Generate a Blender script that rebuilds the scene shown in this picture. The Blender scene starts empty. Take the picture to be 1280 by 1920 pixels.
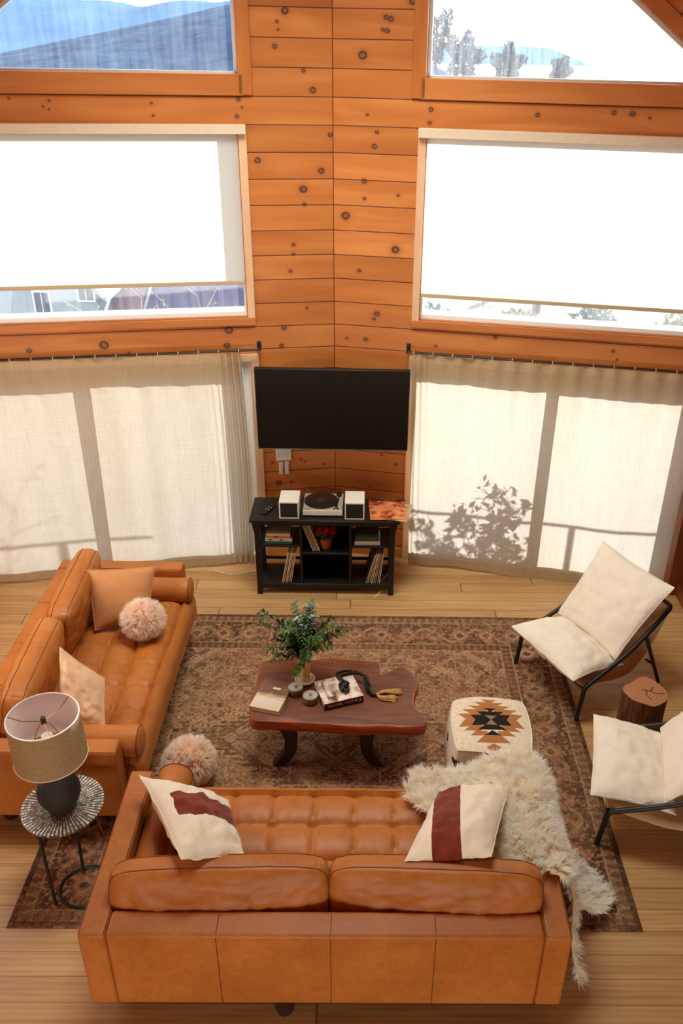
import bpy, bmesh, math, random
import numpy as np
from mathutils import Vector, Matrix, noise as mnoise
R = math.radians
PI = math.pi
C = bpy.context.scene.collection

# ------------------------------------------------------------------ camera
cam_d = bpy.data.cameras.new('camera')
cam = bpy.data.objects.new('camera', cam_d)
C.objects.link(cam)
cam_d.sensor_fit = 'AUTO'
cam_d.sensor_width = 36
cam_d.lens = 1613.8 * 36 / 1920
cam_d.shift_x = -72.04 / 1920
cam_d.clip_end = 3000
_p, _r, _yw = 0.5005, 0.0216, -0.0173
cam.matrix_world = (Matrix.Translation((0, 0, 4.1762)) @ Matrix.Rotation(_yw, 4, 'Z')
                    @ Matrix.Rotation(PI / 2 - _p, 4, 'X') @ Matrix.Rotation(_r, 4, 'Z'))
bpy.context.scene.camera = cam

# ------------------------------------------------------------------ light
SUN_AZ, SUN_EL = R(30), R(15.5)
SKY_STR = 1.5
SUN_STR = 6.6
EXPOSURE = 0.85
world = bpy.data.worlds.new('world')
bpy.context.scene.world = world
world.use_nodes = True
wn = world.node_tree
wn.nodes.clear()
_o = wn.nodes.new('ShaderNodeOutputWorld')
_b = wn.nodes.new('ShaderNodeBackground')
_tc = wn.nodes.new('ShaderNodeTexCoord')
_sep = wn.nodes.new('ShaderNodeSeparateXYZ')
_cr = wn.nodes.new('ShaderNodeValToRGB')
wn.links.new(_tc.outputs['Generated'], _sep.inputs[0])
wn.links.new(_sep.outputs['Z'], _cr.inputs[0])
_cr.color_ramp.elements[0].position = 0.0
_cr.color_ramp.elements[0].color = (1.0, 0.97, 0.92, 1)
_cr.color_ramp.elements[1].position = 0.7
_cr.color_ramp.elements[1].color = (0.78, 0.87, 1.0, 1)
wn.links.new(_cr.outputs[0], _b.inputs['Color'])
_b.inputs['Strength'].default_value = SKY_STR
wn.links.new(_b.outputs[0], _o.inputs[0])

_sd = bpy.data.lights.new('sun', 'SUN')
_sd.energy = SUN_STR
_sd.angle = R(1.0)
_sd.color = (1.0, 0.93, 0.82)
sun = bpy.data.objects.new('sun', _sd)
C.objects.link(sun)
sun.location = (8, 18, 9)
_dir = Vector((-math.sin(SUN_AZ) * math.cos(SUN_EL), -math.cos(SUN_AZ) * math.cos(SUN_EL), -math.sin(SUN_EL)))
sun.rotation_euler = _dir.to_track_quat('-Z', 'Y').to_euler()

def area_light(name, loc, target, sx, sy, energy, col):
    d = bpy.data.lights.new(name, 'AREA')
    d.shape = 'RECTANGLE'; d.size = sx; d.size_y = sy; d.energy = energy; d.color = col
    o = bpy.data.objects.new(name, d)
    C.objects.link(o)
    o.location = loc
    o.rotation_euler = (Vector(target) - Vector(loc)).to_track_quat('-Z', 'Y').to_euler()
    return o
# unseen area lamps added to brighten the interior
_sk = area_light('overhead_fill', (-0.3, 4.9, 5.5), (-0.3, 5.2, 0.0), 2.8, 1.3, 80, (0.95, 1.0, 0.90))  # added fill from above, the roof has no opening
_sk.data.spread = R(125)
area_light('left_side_fill', (-3.15, 4.6, 2.0), (0.2, 6.0, 0.9), 2.2, 1.4, 26, (1.0, 0.98, 0.9))  # added fill for the wall under the television, no window there
area_light('rear_fill', (-0.3, -1.9, 0.75), (-0.2, 4, 0.9), 4.4, 1.1, 64, (0.98, 1.0, 0.88))  # added fill for surfaces facing the camera, back wall is closed

vs = bpy.context.scene.view_settings
vs.view_transform = 'Standard'
vs.look = 'None'
vs.exposure = EXPOSURE
vs.gamma = 1.0
vs.use_curve_mapping = False
cy = bpy.context.scene.cycles
cy.use_denoising = True
cy.max_bounces = 10
cy.diffuse_bounces = 6
cy.transparent_max_bounces = 12
cy.sample_clamp_indirect = 6.0
cy.caustics_reflective = False
cy.caustics_refractive = False

# ------------------------------------------------------------------ helpers
def srgb(r, g, b):
    f = lambda c: (c / 255) / 12.92 if c / 255 <= 0.04045 else ((c / 255 + 0.055) / 1.055) ** 2.4
    return (f(r), f(g), f(b), 1.0)

class MB:
    """collects geometry for one mesh object"""
    def __init__(self):
        self.v = []; self.f = []; self.mi = []; self.cur = 0
    def add(self, vs, fs):
        n = len(self.v)
        self.v += [tuple(p) for p in vs]
        self.f += [tuple(i + n for i in f) for f in fs]
        self.mi += [self.cur] * len(fs)
        return self
    def box(self, a, b, M=None):
        x0, y0, z0 = a; x1, y1, z1 = b
        x0, x1 = min(x0, x1), max(x0, x1); y0, y1 = min(y0, y1), max(y0, y1); z0, z1 = min(z0, z1), max(z0, z1)
        vs = [(x0,y0,z0),(x1,y0,z0),(x1,y1,z0),(x0,y1,z0),(x0,y0,z1),(x1,y0,z1),(x1,y1,z1),(x0,y1,z1)]
        if M is not None: vs = [M @ Vector(p) for p in vs]
        return self.add(vs, [(0,3,2,1),(4,5,6,7),(0,1,5,4),(1,2,6,5),(2,3,7,6),(3,0,4,7)])
    def prism(self, poly, f0, f1):
        """poly: list of 2d points; f0/f1 map a 2d point to 3d for both ends"""
        n = len(poly)
        vs = [f0(p) for p in poly] + [f1(p) for p in poly]
        fs = [tuple(range(n)), tuple(range(2 * n - 1, n - 1, -1))]
        for i in range(n):
            j = (i + 1) % n
            fs.append((j, i, i + n, j + n))
        return self.add(vs, fs)
    def tube(self, pts, r, n=10, closed=False, cap=True):
        pts = [Vector(p) for p in pts]
        m = len(pts)
        rs = r if isinstance(r, (list, tuple)) else [r] * m
        rings = []; up = None
        for i, p in enumerate(pts):
            if closed: t = pts[(i + 1) % m] - pts[i - 1]
            else: t = pts[min(i + 1, m - 1)] - pts[max(i - 1, 0)]
            if t.length < 1e-9: t = Vector((0, 0, 1))
            t.normalize()
            if up is None:
                up = Vector((0, 0, 1)) if abs(t.z) < 0.9 else Vector((1, 0, 0))
            a = (up - t * up.dot(t))
            if a.length < 1e-6: a = Vector((1, 0, 0)) - t * t.x
            a.normalize(); b = t.cross(a); up = a
            rings.append([p + (a * math.cos(2*PI*k/n) + b * math.sin(2*PI*k/n)) * rs[i] for k in range(n)])
        vs = [q for g in rings for q in g]; fs = []
        for i in range(m if closed else m - 1):
            j = (i + 1) % m
            for k in range(n):
                l = (k + 1) % n
                fs.append((i*n+k, i*n+l, j*n+l, j*n+k))
        if cap and not closed:
            fs.append(tuple(range(n - 1, -1, -1))); fs.append(tuple((m - 1) * n + k for k in range(n)))
        return self.add(vs, fs)
    def lathe(self, prof, n=32, c=(0, 0, 0), M=None, wob=None):
        vs = []; fs = []
        for i, (r, z) in enumerate(prof):
            for k in range(n):
                a = 2 * PI * k / n
                rr = r * (wob(a, z) if wob else 1)
                p = Vector((rr * math.cos(a), rr * math.sin(a), z))
                if M is not None: p = M @ p
                vs.append((p.x + c[0], p.y + c[1], p.z + c[2]))
        for i in range(len(prof) - 1):
            for k in range(n):
                l = (k + 1) % n
                fs.append((i*n+k, i*n+l, (i+1)*n+l, (i+1)*n+k))
        if prof[0][0] > 1e-6: fs.append(tuple(range(n - 1, -1, -1)))
        if prof[-1][0] > 1e-6: fs.append(tuple((len(prof) - 1) * n + k for k in range(n)))
        return self.add(vs, fs)
    def grid(self, fn, nu, nv, flip=False):
        vs = [fn(i / nu, j / nv) for j in range(nv + 1) for i in range(nu + 1)]
        fs = []
        for j in range(nv):
            for i in range(nu):
                a = j * (nu + 1) + i
                q = (a, a + 1, a + nu + 2, a + nu + 1)
                fs.append(q[::-1] if flip else q)
        return self.add(vs, fs)
    def build(self, name, mat, parent=None, smooth=False, bevel=0, seg=2, M=None, sub=0, angle=35, weld=False, loc=None):
        me = bpy.data.meshes.new(name)
        me.from_pydata([tuple(v) for v in self.v], [], self.f)
        mats = mat if isinstance(mat, (list, tuple)) else [mat]
        for m in mats: me.materials.append(m)
        if len(mats) > 1: me.polygons.foreach_set('material_index', self.mi)
        if weld:
            bm = bmesh.new(); bm.from_mesh(me)
            bmesh.ops.remove_doubles(bm, verts=bm.verts, dist=1e-5)
            bmesh.ops.recalc_face_normals(bm, faces=bm.faces)
            bm.to_mesh(me); bm.free()
        if smooth:
            me.polygons.foreach_set('use_smooth', [True] * len(me.polygons))
            if smooth != 'all':
                try: me.set_sharp_from_angle(angle=R(angle))
                except Exception: pass
        me.update()
        o = bpy.data.objects.new(name, me)
        C.objects.link(o)
        if M is not None: o.matrix_world = M
        if loc is not None: o.location = loc
        if parent is not None: o.parent = parent
        if bevel:
            b = o.modifiers.new('bevel', 'BEVEL'); b.width = bevel; b.segments = seg; b.limit_method = 'ANGLE'; b.angle_limit = R(40)
            b.harden_normals = False
            me.polygons.foreach_set('use_smooth', [True] * len(me.polygons))
            try: me.set_sharp_from_angle(angle=R(angle))
            except Exception: pass
        if sub:
            s = o.modifiers.new('sub', 'SUBSURF'); s.levels = sub; s.render_levels = sub
        return o

def tag(o, label, cat, group=None, kind=None):
    o['label'] = label; o['category'] = cat
    if group: o['group'] = group
    if kind: o['kind'] = kind
    return o
def thing(name, label, cat, loc=(0, 0, 0), rz=0, group=None):
    o = bpy.data.objects.new(name, None)
    o.empty_display_size = 0.1
    C.objects.link(o)
    o.location = loc; o.rotation_euler = (0, 0, rz)
    return tag(o, label, cat, group)
def struct(o):
    o['kind'] = 'structure'
    return o

# ------------------------------------------------------------------ materials
class NT:
    def __init__(self, name):
        self.m = bpy.data.materials.new(name); self.m.use_nodes = True
        self.t = self.m.node_tree; self.t.nodes.clear()
        self.out = self.t.nodes.new('ShaderNodeOutputMaterial')
    def n(self, typ, **kw):
        nd = self.t.nodes.new(typ)
        for k, v in kw.items():
            if k == 'inp':
                for kk, vv in v.items():
                    if isinstance(vv, bpy.types.NodeSocket): self.t.links.new(vv, nd.inputs[kk])
                    else: nd.inputs[kk].default_value = vv
            else: setattr(nd, k, v)
        return nd
    def math(self, op, a, b=0.0, c=0.0, clamp=False):
        nd = self.n('ShaderNodeMath', operation=op, use_clamp=clamp)
        for i, x in enumerate((a, b, c)):
            if isinstance(x, bpy.types.NodeSocket): self.t.links.new(x, nd.inputs[i])
            else: nd.inputs[i].default_value = x
        return nd.outputs[0]
    def vmath(self, op, a, b=(0, 0, 0), out=0):
        nd = self.n('ShaderNodeVectorMath', operation=op)
        for i, x in enumerate((a, b)):
            if isinstance(x, bpy.types.NodeSocket): self.t.links.new(x, nd.inputs[i])
            else: nd.inputs[i].default_value = x
        return nd.outputs[out]
    def coord(self, kind='Object'):
        return self.n('ShaderNodeTexCoord').outputs[kind]
    def mapping(self, vec, scale=(1, 1, 1), loc=(0, 0, 0), rot=(0, 0, 0)):
        return self.n('ShaderNodeMapping', inp={'Vector': vec, 'Scale': scale, 'Location': loc, 'Rotation': rot}).outputs[0]
    def noise(self, vec, scale=5, detail=4, rough=0.5, dist=0.0, out='Fac'):
        return self.n('ShaderNodeTexNoise', inp={'Vector': vec, 'Scale': scale, 'Detail': detail, 'Roughness': rough, 'Distortion': dist}).outputs[out]
    def ramp(self, fac, stops, interp='LINEAR'):
        nd = self.n('ShaderNodeValToRGB'); nd.color_ramp.interpolation = interp
        el = nd.color_ramp.elements
        while len(el) < len(stops): el.new(0.5)
        for e, (p, c) in zip(el, stops):
            e.position = p; e.color = c if len(c) == 4 else (*c, 1)
        self.t.links.new(fac, nd.inputs[0])
        return nd.outputs[0]
    def mix(self, fac, a, b, mode='MIX'):
        nd = self.n('ShaderNodeMix', data_type='RGBA', blend_type=mode)
        for s, x in ((nd.inputs[0], fac), (nd.inputs[6], a), (nd.inputs[7], b)):
            if isinstance(x, bpy.types.NodeSocket): self.t.links.new(x, s)
            else: s.default_value = x
        return nd.outputs[2]
    def bump(self, h, strength=0.3, dist=0.01):
        return self.n('ShaderNodeBump', inp={'Height': h, 'Strength': strength, 'Distance': dist}).outputs[0]
    def pbr(self, col, rough=0.6, normal=None, metal=0.0, spec=0.4, sheen=0.0, coat=0.0):
        b = self.n('ShaderNodeBsdfPrincipled')
        for k, x in (('Base Color', col), ('Roughness', rough), ('Metallic', metal), ('Specular IOR Level', spec), ('Sheen Weight', sheen), ('Coat Weight', coat)):
            if isinstance(x, bpy.types.NodeSocket): self.t.links.new(x, b.inputs[k])
            else: b.inputs[k].default_value = x
        if normal is not None: self.t.links.new(normal, b.inputs['Normal'])
        self.t.links.new(b.outputs[0], self.out.inputs[0])
        return b
    def surf(self, sh):
        self.t.links.new(sh, self.out.inputs[0]); return self.m

def mat_plain(name, col, rough=0.6, metal=0, spec=0.4, nscale=30, var=0.08, bump=0.0, sheen=0):
    t = NT(name); v = t.coord()
    nz = t.noise(v, nscale, 3)
    dark = tuple(c * (1 - var * 2) for c in col[:3]) + (1,); lite = tuple(min(1, c * (1 + var * 2)) for c in col[:3]) + (1,)
    c = t.ramp(nz, [(0.3, dark), (0.7, lite)])
    t.pbr(c, rough, t.bump(nz, bump, 0.003) if bump else None, metal, spec, sheen)
    return t.m

KNOTS_L = [(0.327,4.346,.022),(0.383,4.282,.01),(0.377,4.233,.008),(0.405,4.131,.015),(0.208,3.983,.013),(0.145,3.86,.02),(0.675,3.794,.013),(0.652,3.744,.008),(0.691,3.686,.013),(0.022,3.566,.015),(0.559,3.392,.02),(0.091,3.319,.02),(0.228,3.19,.025),(0.223,3.08,.013),(0.313,2.785,.014),(0.315,2.713,.011),(0.343,2.585,.013),(0.221,2.291,.01),(0.409,2.134,.018),(0.847,2.131,.028),(0.434,1.986,.017),(0.871,2.004,.022),(0.55,.943,.01),(0.3,.959,.01),(0.267,.932,.008),(0.098,.9,.009),(0.5,.743,.021),(0.392,.744,.009),(1.818,2.048,.031),(2.378,2.027,.017),(1.637,1.979,.008),(1.764,3.884,.016),(1.806,3.847,.011),(0.912,3.84,.016),(0.938,3.827,.011),(1.956,3.776,.008),(2.001,3.74,.007),(2.213,3.79,.008),(1.276,3.767,.008),(1.273,3.687,.008),(1.965,3.722,.007)]
KNOTS_R = [(0.377,4.321,.015),(0.412,4.311,.017),(0.355,4.246,.011),(0.387,4.24,.015),(0.215,4.087,.027),(0.254,3.708,.01),(0.326,3.594,.013),(0.309,3.498,.017),(0.236,3.255,.017),(0.238,3.131,.011),(0.496,3.164,.01),(0.093,3.0,.028),(0.486,2.768,.027),(0.202,2.592,.013),(0.349,2.257,.02),(0.326,2.216,.013),(0.261,2.041,.015),(0.103,2.042,.01),(0.836,2.028,.011),(0.715,3.756,.015),(0.71,3.669,.013),(0.559,4.419,.022),(0.414,1.023,.009),(0.538,.943,.012),(0.315,.704,.009),(1.307,2.134,.013),(2.225,2.089,.013),(2.265,2.022,.009),(0.939,3.88,.011),(0.917,3.839,.011),(1.629,3.869,.015),(1.209,3.939,.006),(1.467,3.744,.014),(1.986,3.774,.014),(2.109,3.771,.017),(2.23,3.747,.009)]
def wood_wall(name, knots, sg, planks=True, seed=0.0, light=0.0, axis='X', knot_cols=True):
    """knotty pine boarding; local x along the board, z across the boards"""
    t = NT(name); v = t.coord()
    sep = t.n('ShaderNodeSeparateXYZ', inp={0: v})
    x, y, z = sep.outputs
    if axis == 'Z': x, z = z, x
    if axis == 'Y': x, y, z = y, z, x
    P = 0.1849
    q = t.math('DIVIDE', t.math('SUBTRACT', z, 0.117), P)
    idx = t.math('FLOOR', q) if planks else t.math('MULTIPLY', 0.0, 0.0)
    fr = t.math('FRACT', q)
    side = seed
    wn_ = t.n('ShaderNodeTexWhiteNoise', noise_dimensions='2D', inp={'Vector': t.n('ShaderNodeCombineXYZ', inp={0: idx, 1: side}).outputs[0]})
    rnd = wn_.outputs['Value']
    xx = t.math('ADD', x, t.math('MULTIPLY', rnd, 17.0))
    gv = t.n('ShaderNodeCombineXYZ', inp={0: t.math('MULTIPLY', xx, 0.6), 1: t.math('MULTIPLY', y, 3.0), 2: t.math('ADD', t.math('MULTIPLY', z, 4.6), t.math('MULTIPLY', idx, 3.1))}).outputs[0]
    band = t.noise(gv, 1.6, 2, 0.5, 0.6)
    fine = t.noise(t.mapping(gv, (1.5, 3, 14)), 5, 5, 0.62, 0.3)
    g = t.math('ADD', t.math('MULTIPLY', band, 0.8), t.math('MULTIPLY', fine, 0.2))
    L = light
    col = t.ramp(g, [(0.30, srgb(184 + 20*L, 104 + 40*L, 44 + 56*L)), (0.5, srgb(198 + 20*L, 120 + 42*L, 58 + 56*L)), (0.68, srgb(214 + 14*L, 138 + 38*L, 72 + 54*L))])
    tint = t.ramp(rnd, [(0.0, (0.86, 0.82, 0.78)), (1.0, (1.08, 1.08, 1.08))])
    col = t.mix(1.0, col, tint, 'MULTIPLY')
    if knots:
        dmin = None
        wob = t.math('MULTIPLY', t.math('SUBTRACT', t.noise(v, 40, 2), 0.5), 0.5)
        for (s, kz, kr) in knots:
            dx = t.math('MULTIPLY', t.math('SUBTRACT', x, sg * s), 1 / (kr * 1.15))
            dz = t.math('MULTIPLY', t.math('SUBTRACT', z, kz), 1 / kr)
            d = t.math('SQRT', t.math('MULTIPLY_ADD', dx, dx, t.math('MULTIPLY', dz, dz)))
            dmin = d if dmin is None else t.math('MINIMUM', dmin, d)
        dk = t.math('ADD', dmin, wob)
        kc = t.ramp(t.math('MULTIPLY', dk, 0.25), [(0.0, srgb(128, 78, 48)), (0.10, srgb(150, 96, 60)), (0.17, srgb(78, 40, 24)), (0.22, srgb(84, 44, 26)), (0.34, srgb(160, 92, 46)), (0.6, srgb(186, 108, 52))])
        kf = t.ramp(t.math('MULTIPLY', dk, 0.25), [(0.21, (1, 1, 1)), (0.30, (0.4,)*3), (0.75, (0, 0, 0))])
        col = t.mix(kf, col, kc)
    if planks:
        gr = t.math('MINIMUM', fr, t.math('SUBTRACT', 1.0, fr))
        grm = t.ramp(gr, [(0.0, (0, 0, 0)), (0.012, (0.12,)*3), (0.028, (1, 1, 1))])
        if name.startswith('wall_boards'):
            ax = t.math('ABSOLUTE', x)
            grx = t.ramp(t.math('MULTIPLY', ax, 10.0), [(0.02, (0, 0, 0)), (0.04, (1, 1, 1))])
            grm = t.mix(1.0, grm, grx, 'MULTIPLY')
        col = t.mix(1.0, col, t.mix(1.0, grm, (0.78, 0.78, 0.78, 1), 'SCREEN') if False else t.ramp(grm, [(0, (0.22, 0.15, 0.1)), (1, (1, 1, 1))]), 'MULTIPLY')
        nb = t.bump(t.math('ADD', grm, t.math('MULTIPLY', fine, 0.08)), 0.5, 0.006)
    else:
        nb = t.bump(fine, 0.12, 0.002)
    t.pbr(col, 0.48, nb, spec=0.35)
    return t.m

M = {}
M['wallL'] = wood_wall('wall_boards_left', KNOTS_L, -1, seed=1.0)
M['wallR'] = wood_wall('wall_boards_right', KNOTS_R, 1, seed=5.0)
M['wallS'] = wood_wall('boards_side', None, 1, seed=9.0, axis='Y')
M['wallB'] = wood_wall('boards_back', None, 1, seed=12.0)
M['trimX'] = wood_wall('trim_pine_horizontal', None, 1, planks=False, seed=2.0)
M['trimZ'] = wood_wall('trim_pine_vertical', None, 1, planks=False, seed=3.0, axis='Z')
M['trimlight'] = wood_wall('trim_pine_pale', None, 1, planks=False, seed=3.0, axis='Z', light=1.7)
M['ceil'] = wood_wall('ceiling_boards', None, 1, seed=21.0, axis='Y')
M['post'] = mat_plain('dark_wood_post', srgb(118, 58, 24), 0.5, nscale=6, var=0.15)
M['vinyl'] = mat_plain('white_vinyl', srgb(232, 232, 228), 0.35, var=0.01)
M['beige'] = mat_plain('beige_trim_paint', srgb(214, 200, 170), 0.6, var=0.03)
M['blackmetal'] = mat_plain('black_powder_metal', srgb(26, 24, 22), 0.45, nscale=90, var=0.1)

def floor_mat():
    t = NT('pine_floor_boards'); v = t.coord()
    sep = t.n('ShaderNodeSeparateXYZ', inp={0: v}); x, y, z = sep.outputs
    q = t.math('DIVIDE', y, 0.135); idx = t.math('FLOOR', q); fr = t.math('FRACT', q)
    r1 = t.n('ShaderNodeTexWhiteNoise', noise_dimensions='1D', inp={'W': idx}).outputs['Value']
    xs = t.math('ADD', x, t.math('MULTIPLY', r1, 9.0))
    qx = t.math('DIVIDE', xs, 2.3); ix = t.math('FLOOR', qx); fx = t.math('FRACT', qx)
    r2 = t.n('ShaderNodeTexWhiteNoise', noise_dimensions='2D', inp={'Vector': t.n('ShaderNodeCombineXYZ', inp={0: idx, 1: ix}).outputs[0]}).outputs['Value']
    gv = t.n('ShaderNodeCombineXYZ', inp={0: t.math('MULTIPLY', xs, 0.7), 1: t.math('MULTIPLY', y, 9.0), 2: t.math('MULTIPLY', r2, 31.0)}).outputs[0]
    band = t.noise(gv, 1.3, 3, 0.55, 1.2)
    wv = t.n('ShaderNodeTexWave', wave_type='BANDS', bands_direction='Y', inp={'Vector': gv, 'Scale': 1.1, 'Distortion': 5.0, 'Detail': 2.0, 'Detail Scale': 0.8}).outputs['Fac']
    g = t.math('ADD', t.math('MULTIPLY', band, 0.86), t.math('MULTIPLY', wv, 0.14))
    col = t.ramp(g, [(0.25, srgb(170, 128, 78)), (0.5, srgb(192, 150, 98)), (0.75, srgb(206, 168, 116))])
    col = t.mix(1.0, col, t.ramp(r2, [(0, (0.84, 0.82, 0.8)), (1, (1.06, 1.05, 1.04))]), 'MULTIPLY')
    kn = t.n('ShaderNodeTexVoronoi', inp={'Vector': t.mapping(v, (0.8, 1.3, 1)), 'Scale': 2.6}).outputs['Distance']
    kf = t.ramp(kn, [(0.02, (1, 1, 1)), (0.05, (0.5,)*3), (0.085, (0, 0, 0))])
    col = t.mix(kf, col, srgb(120, 70, 36))
    gr = t.math('MINIMUM', fr, t.math('SUBTRACT', 1.0, fr))
    gx = t.math('MINIMUM', fx, t.math('SUBTRACT', 1.0, fx))
    m1 = t.ramp(gr, [(0.0, (0.35, 0.25, 0.18)), (0.025, (1, 1, 1))]); m2 = t.ramp(gx, [(0.0, (0.35, 0.25, 0.18)), (0.0016, (1, 1, 1))])
    col = t.mix(1.0, t.mix(1.0, col, m1, 'MULTIPLY'), m2, 'MULTIPLY')
    t.pbr(col, t.ramp(band, [(0.3, (0.34,)*3), (0.7, (0.46,)*3)]), t.bump(gr, 0.0, 0.002), spec=0.45)
    return t.m
M['floor'] = floor_mat()

def glass_mat(name, haze, hazecol=(0.9, 0.95, 1.0, 1), patch=0.0):
    """window pane: clear glass with a film of dirt that catches the sun"""
    t = NT(name); v = t.coord()
    tr = t.n('ShaderNodeBsdfTransparent', inp={'Color': (0.96, 0.98, 1.0, 1)}).outputs[0]
    gl = t.n('ShaderNodeBsdfGlossy', inp={'Roughness': 0.03}).outputs[0]
    tl = t.n('ShaderNodeBsdfTranslucent', inp={'Color': hazecol}).outputs[0]
    streak = t.noise(t.mapping(v, (14, 14, 1.2)), 2.0, 5, 0.6)
    spots = t.noise(v, 70, 3, 0.6)
    h = t.math('MULTIPLY', t.ramp(t.math('ADD', t.math('MULTIPLY', streak, 0.75), t.math('MULTIPLY', spots, 0.25)), [(0.35, (0.25,)*3), (0.7, (1, 1, 1))]), haze)
    a = t.n('ShaderNodeMixShader', inp={0: h, 1: tr, 2: tl}).outputs[0]
    fr = t.n('ShaderNodeFresnel', inp={'IOR': 1.45}).outputs[0]
    b = t.n('ShaderNodeMixShader', inp={0: t.math('MULTIPLY', fr, 0.8), 1: a, 2: gl}).outputs[0]
    return t.surf(b)
M['glassL'] = glass_mat('window_glass_clear', 0.055)
M['glassR'] = glass_mat('window_glass_hazy', 0.11)

def linen(name, col, trans, header=True, scale=1.0, base=0.5):
    t = NT(name); v = t.coord()
    sep = t.n('ShaderNodeSeparateXYZ', inp={0: v}); x, y, z = sep.outputs
    n1 = t.noise(t.mapping(v, (110, 110, 3)), 2, 3, 0.6); n2 = t.noise(t.mapping(v, (3, 3, 160)), 2, 3, 0.6)
    w = t.math('ADD', t.math('MULTIPLY', n1, 0.55), t.math('MULTIPLY', n2, 0.45))
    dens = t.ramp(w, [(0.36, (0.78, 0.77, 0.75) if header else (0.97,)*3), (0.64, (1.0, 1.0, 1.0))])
    c = t.mix(1.0, col, dens, 'MULTIPLY')
    df = t.n('ShaderNodeBsdfDiffuse', inp={'Color': c}).outputs[0]
    tl = t.n('ShaderNodeBsdfTranslucent', inp={'Color': t.mix(1.0, trans, dens, 'MULTIPLY')}).outputs[0]
    fac = base
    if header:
        # doubled cloth: pleat tape on top; foot fold also carries painted door-rail shade
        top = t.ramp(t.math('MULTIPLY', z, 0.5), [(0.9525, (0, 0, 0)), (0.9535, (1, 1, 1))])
        hem_shade = t.ramp(z, [(0.098, (1, 1, 1)), (0.104, (0, 0, 0))])
        fac = t.math('SUBTRACT', base, t.math('MULTIPLY', t.math('MAXIMUM', top, hem_shade), base * 0.8))
    return t.surf(t.n('ShaderNodeMixShader', inp={0: fac, 1: df, 2: tl}).outputs[0])
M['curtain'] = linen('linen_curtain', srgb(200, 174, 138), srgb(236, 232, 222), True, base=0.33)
M['blind'] = linen('roller_blind_cloth', srgb(216, 208, 196), srgb(250, 244, 232), False, base=0.5)
M['blindrail'] = mat_plain('blind_rail_beige', srgb(196, 172, 138), 0.5, var=0.02)
M['valance'] = mat_plain('blind_valance_cream', srgb(226, 206, 180), 0.6, var=0.02)
# ------------------------------------------------------------------ room shell
CX, CY, WA = -0.2847, 6.8773, 0.1795
def wall_M(sg): return Matrix.Translation((CX, CY, 0)) @ Matrix.Rotation(-sg * WA, 4, 'Z')
WM = {-1: wall_M(-1), 1: wall_M(1)}
TH = 0.17                                  # wall thickness
HALF = 3.04                                # along-wall length
S_M, S_U, S_D = 0.695, 0.67, 0.69          # window / upper window / door inner jambs
Z_MB, Z_MT = 2.235, 3.60
Z_SILL = 3.955
DIAG = lambda s: 5.95 - 0.735 * s
ROOF = lambda s: 6.22 - 0.735 * s
D_T = 1.865; S_DE = 2.96; S_ME = 2.84
def wall_point(sg, s, z, off=0.0):
    return WM[sg] @ Vector((sg * s, -off, z))
for sg, nm in ((-1, 'left'), (1, 'right')):
    mb = MB()
    def P(poly): mb.prism(poly, lambda p: (sg * p[0], 0, p[1]), lambda p: (sg * p[0], TH, p[1]))
    P([(0, 0), (S_U, 0), (S_U, ROOF(S_U)), (0, ROOF(0))])
    P([(S_U, D_T), (HALF, D_T), (HALF, Z_MB), (S_U, Z_MB)])
    P([(S_U, Z_MT), (HALF, Z_MT), (HALF, ROOF(HALF)), (2.72, ROOF(2.72)), (2.72, Z_SILL), (S_U, Z_SILL)])
    P([(S_U, DIAG(S_U)), (2.72, DIAG(2.72)), (2.72, ROOF(2.72)), (S_U, ROOF(S_U))])
    P([(S_U, Z_MB), (S_M, Z_MB), (S_M, Z_MT), (S_U, Z_MT)])
    P([(S_ME, Z_MB), (HALF, Z_MB), (HALF, Z_MT), (S_ME, Z_MT)])
    P([(S_U, 0), (S_D, 0), (S_D, D_T), (S_U, D_T)])
    P([(S_DE, 0), (HALF, 0), (HALF, D_T), (S_DE, D_T)])
    w = mb.build('wall_' + nm, M['wall' + ('L' if sg < 0 else 'R')], M=WM[sg], weld=False)
    struct(w)
# normals are fixed once for all structure meshes at the end

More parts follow.
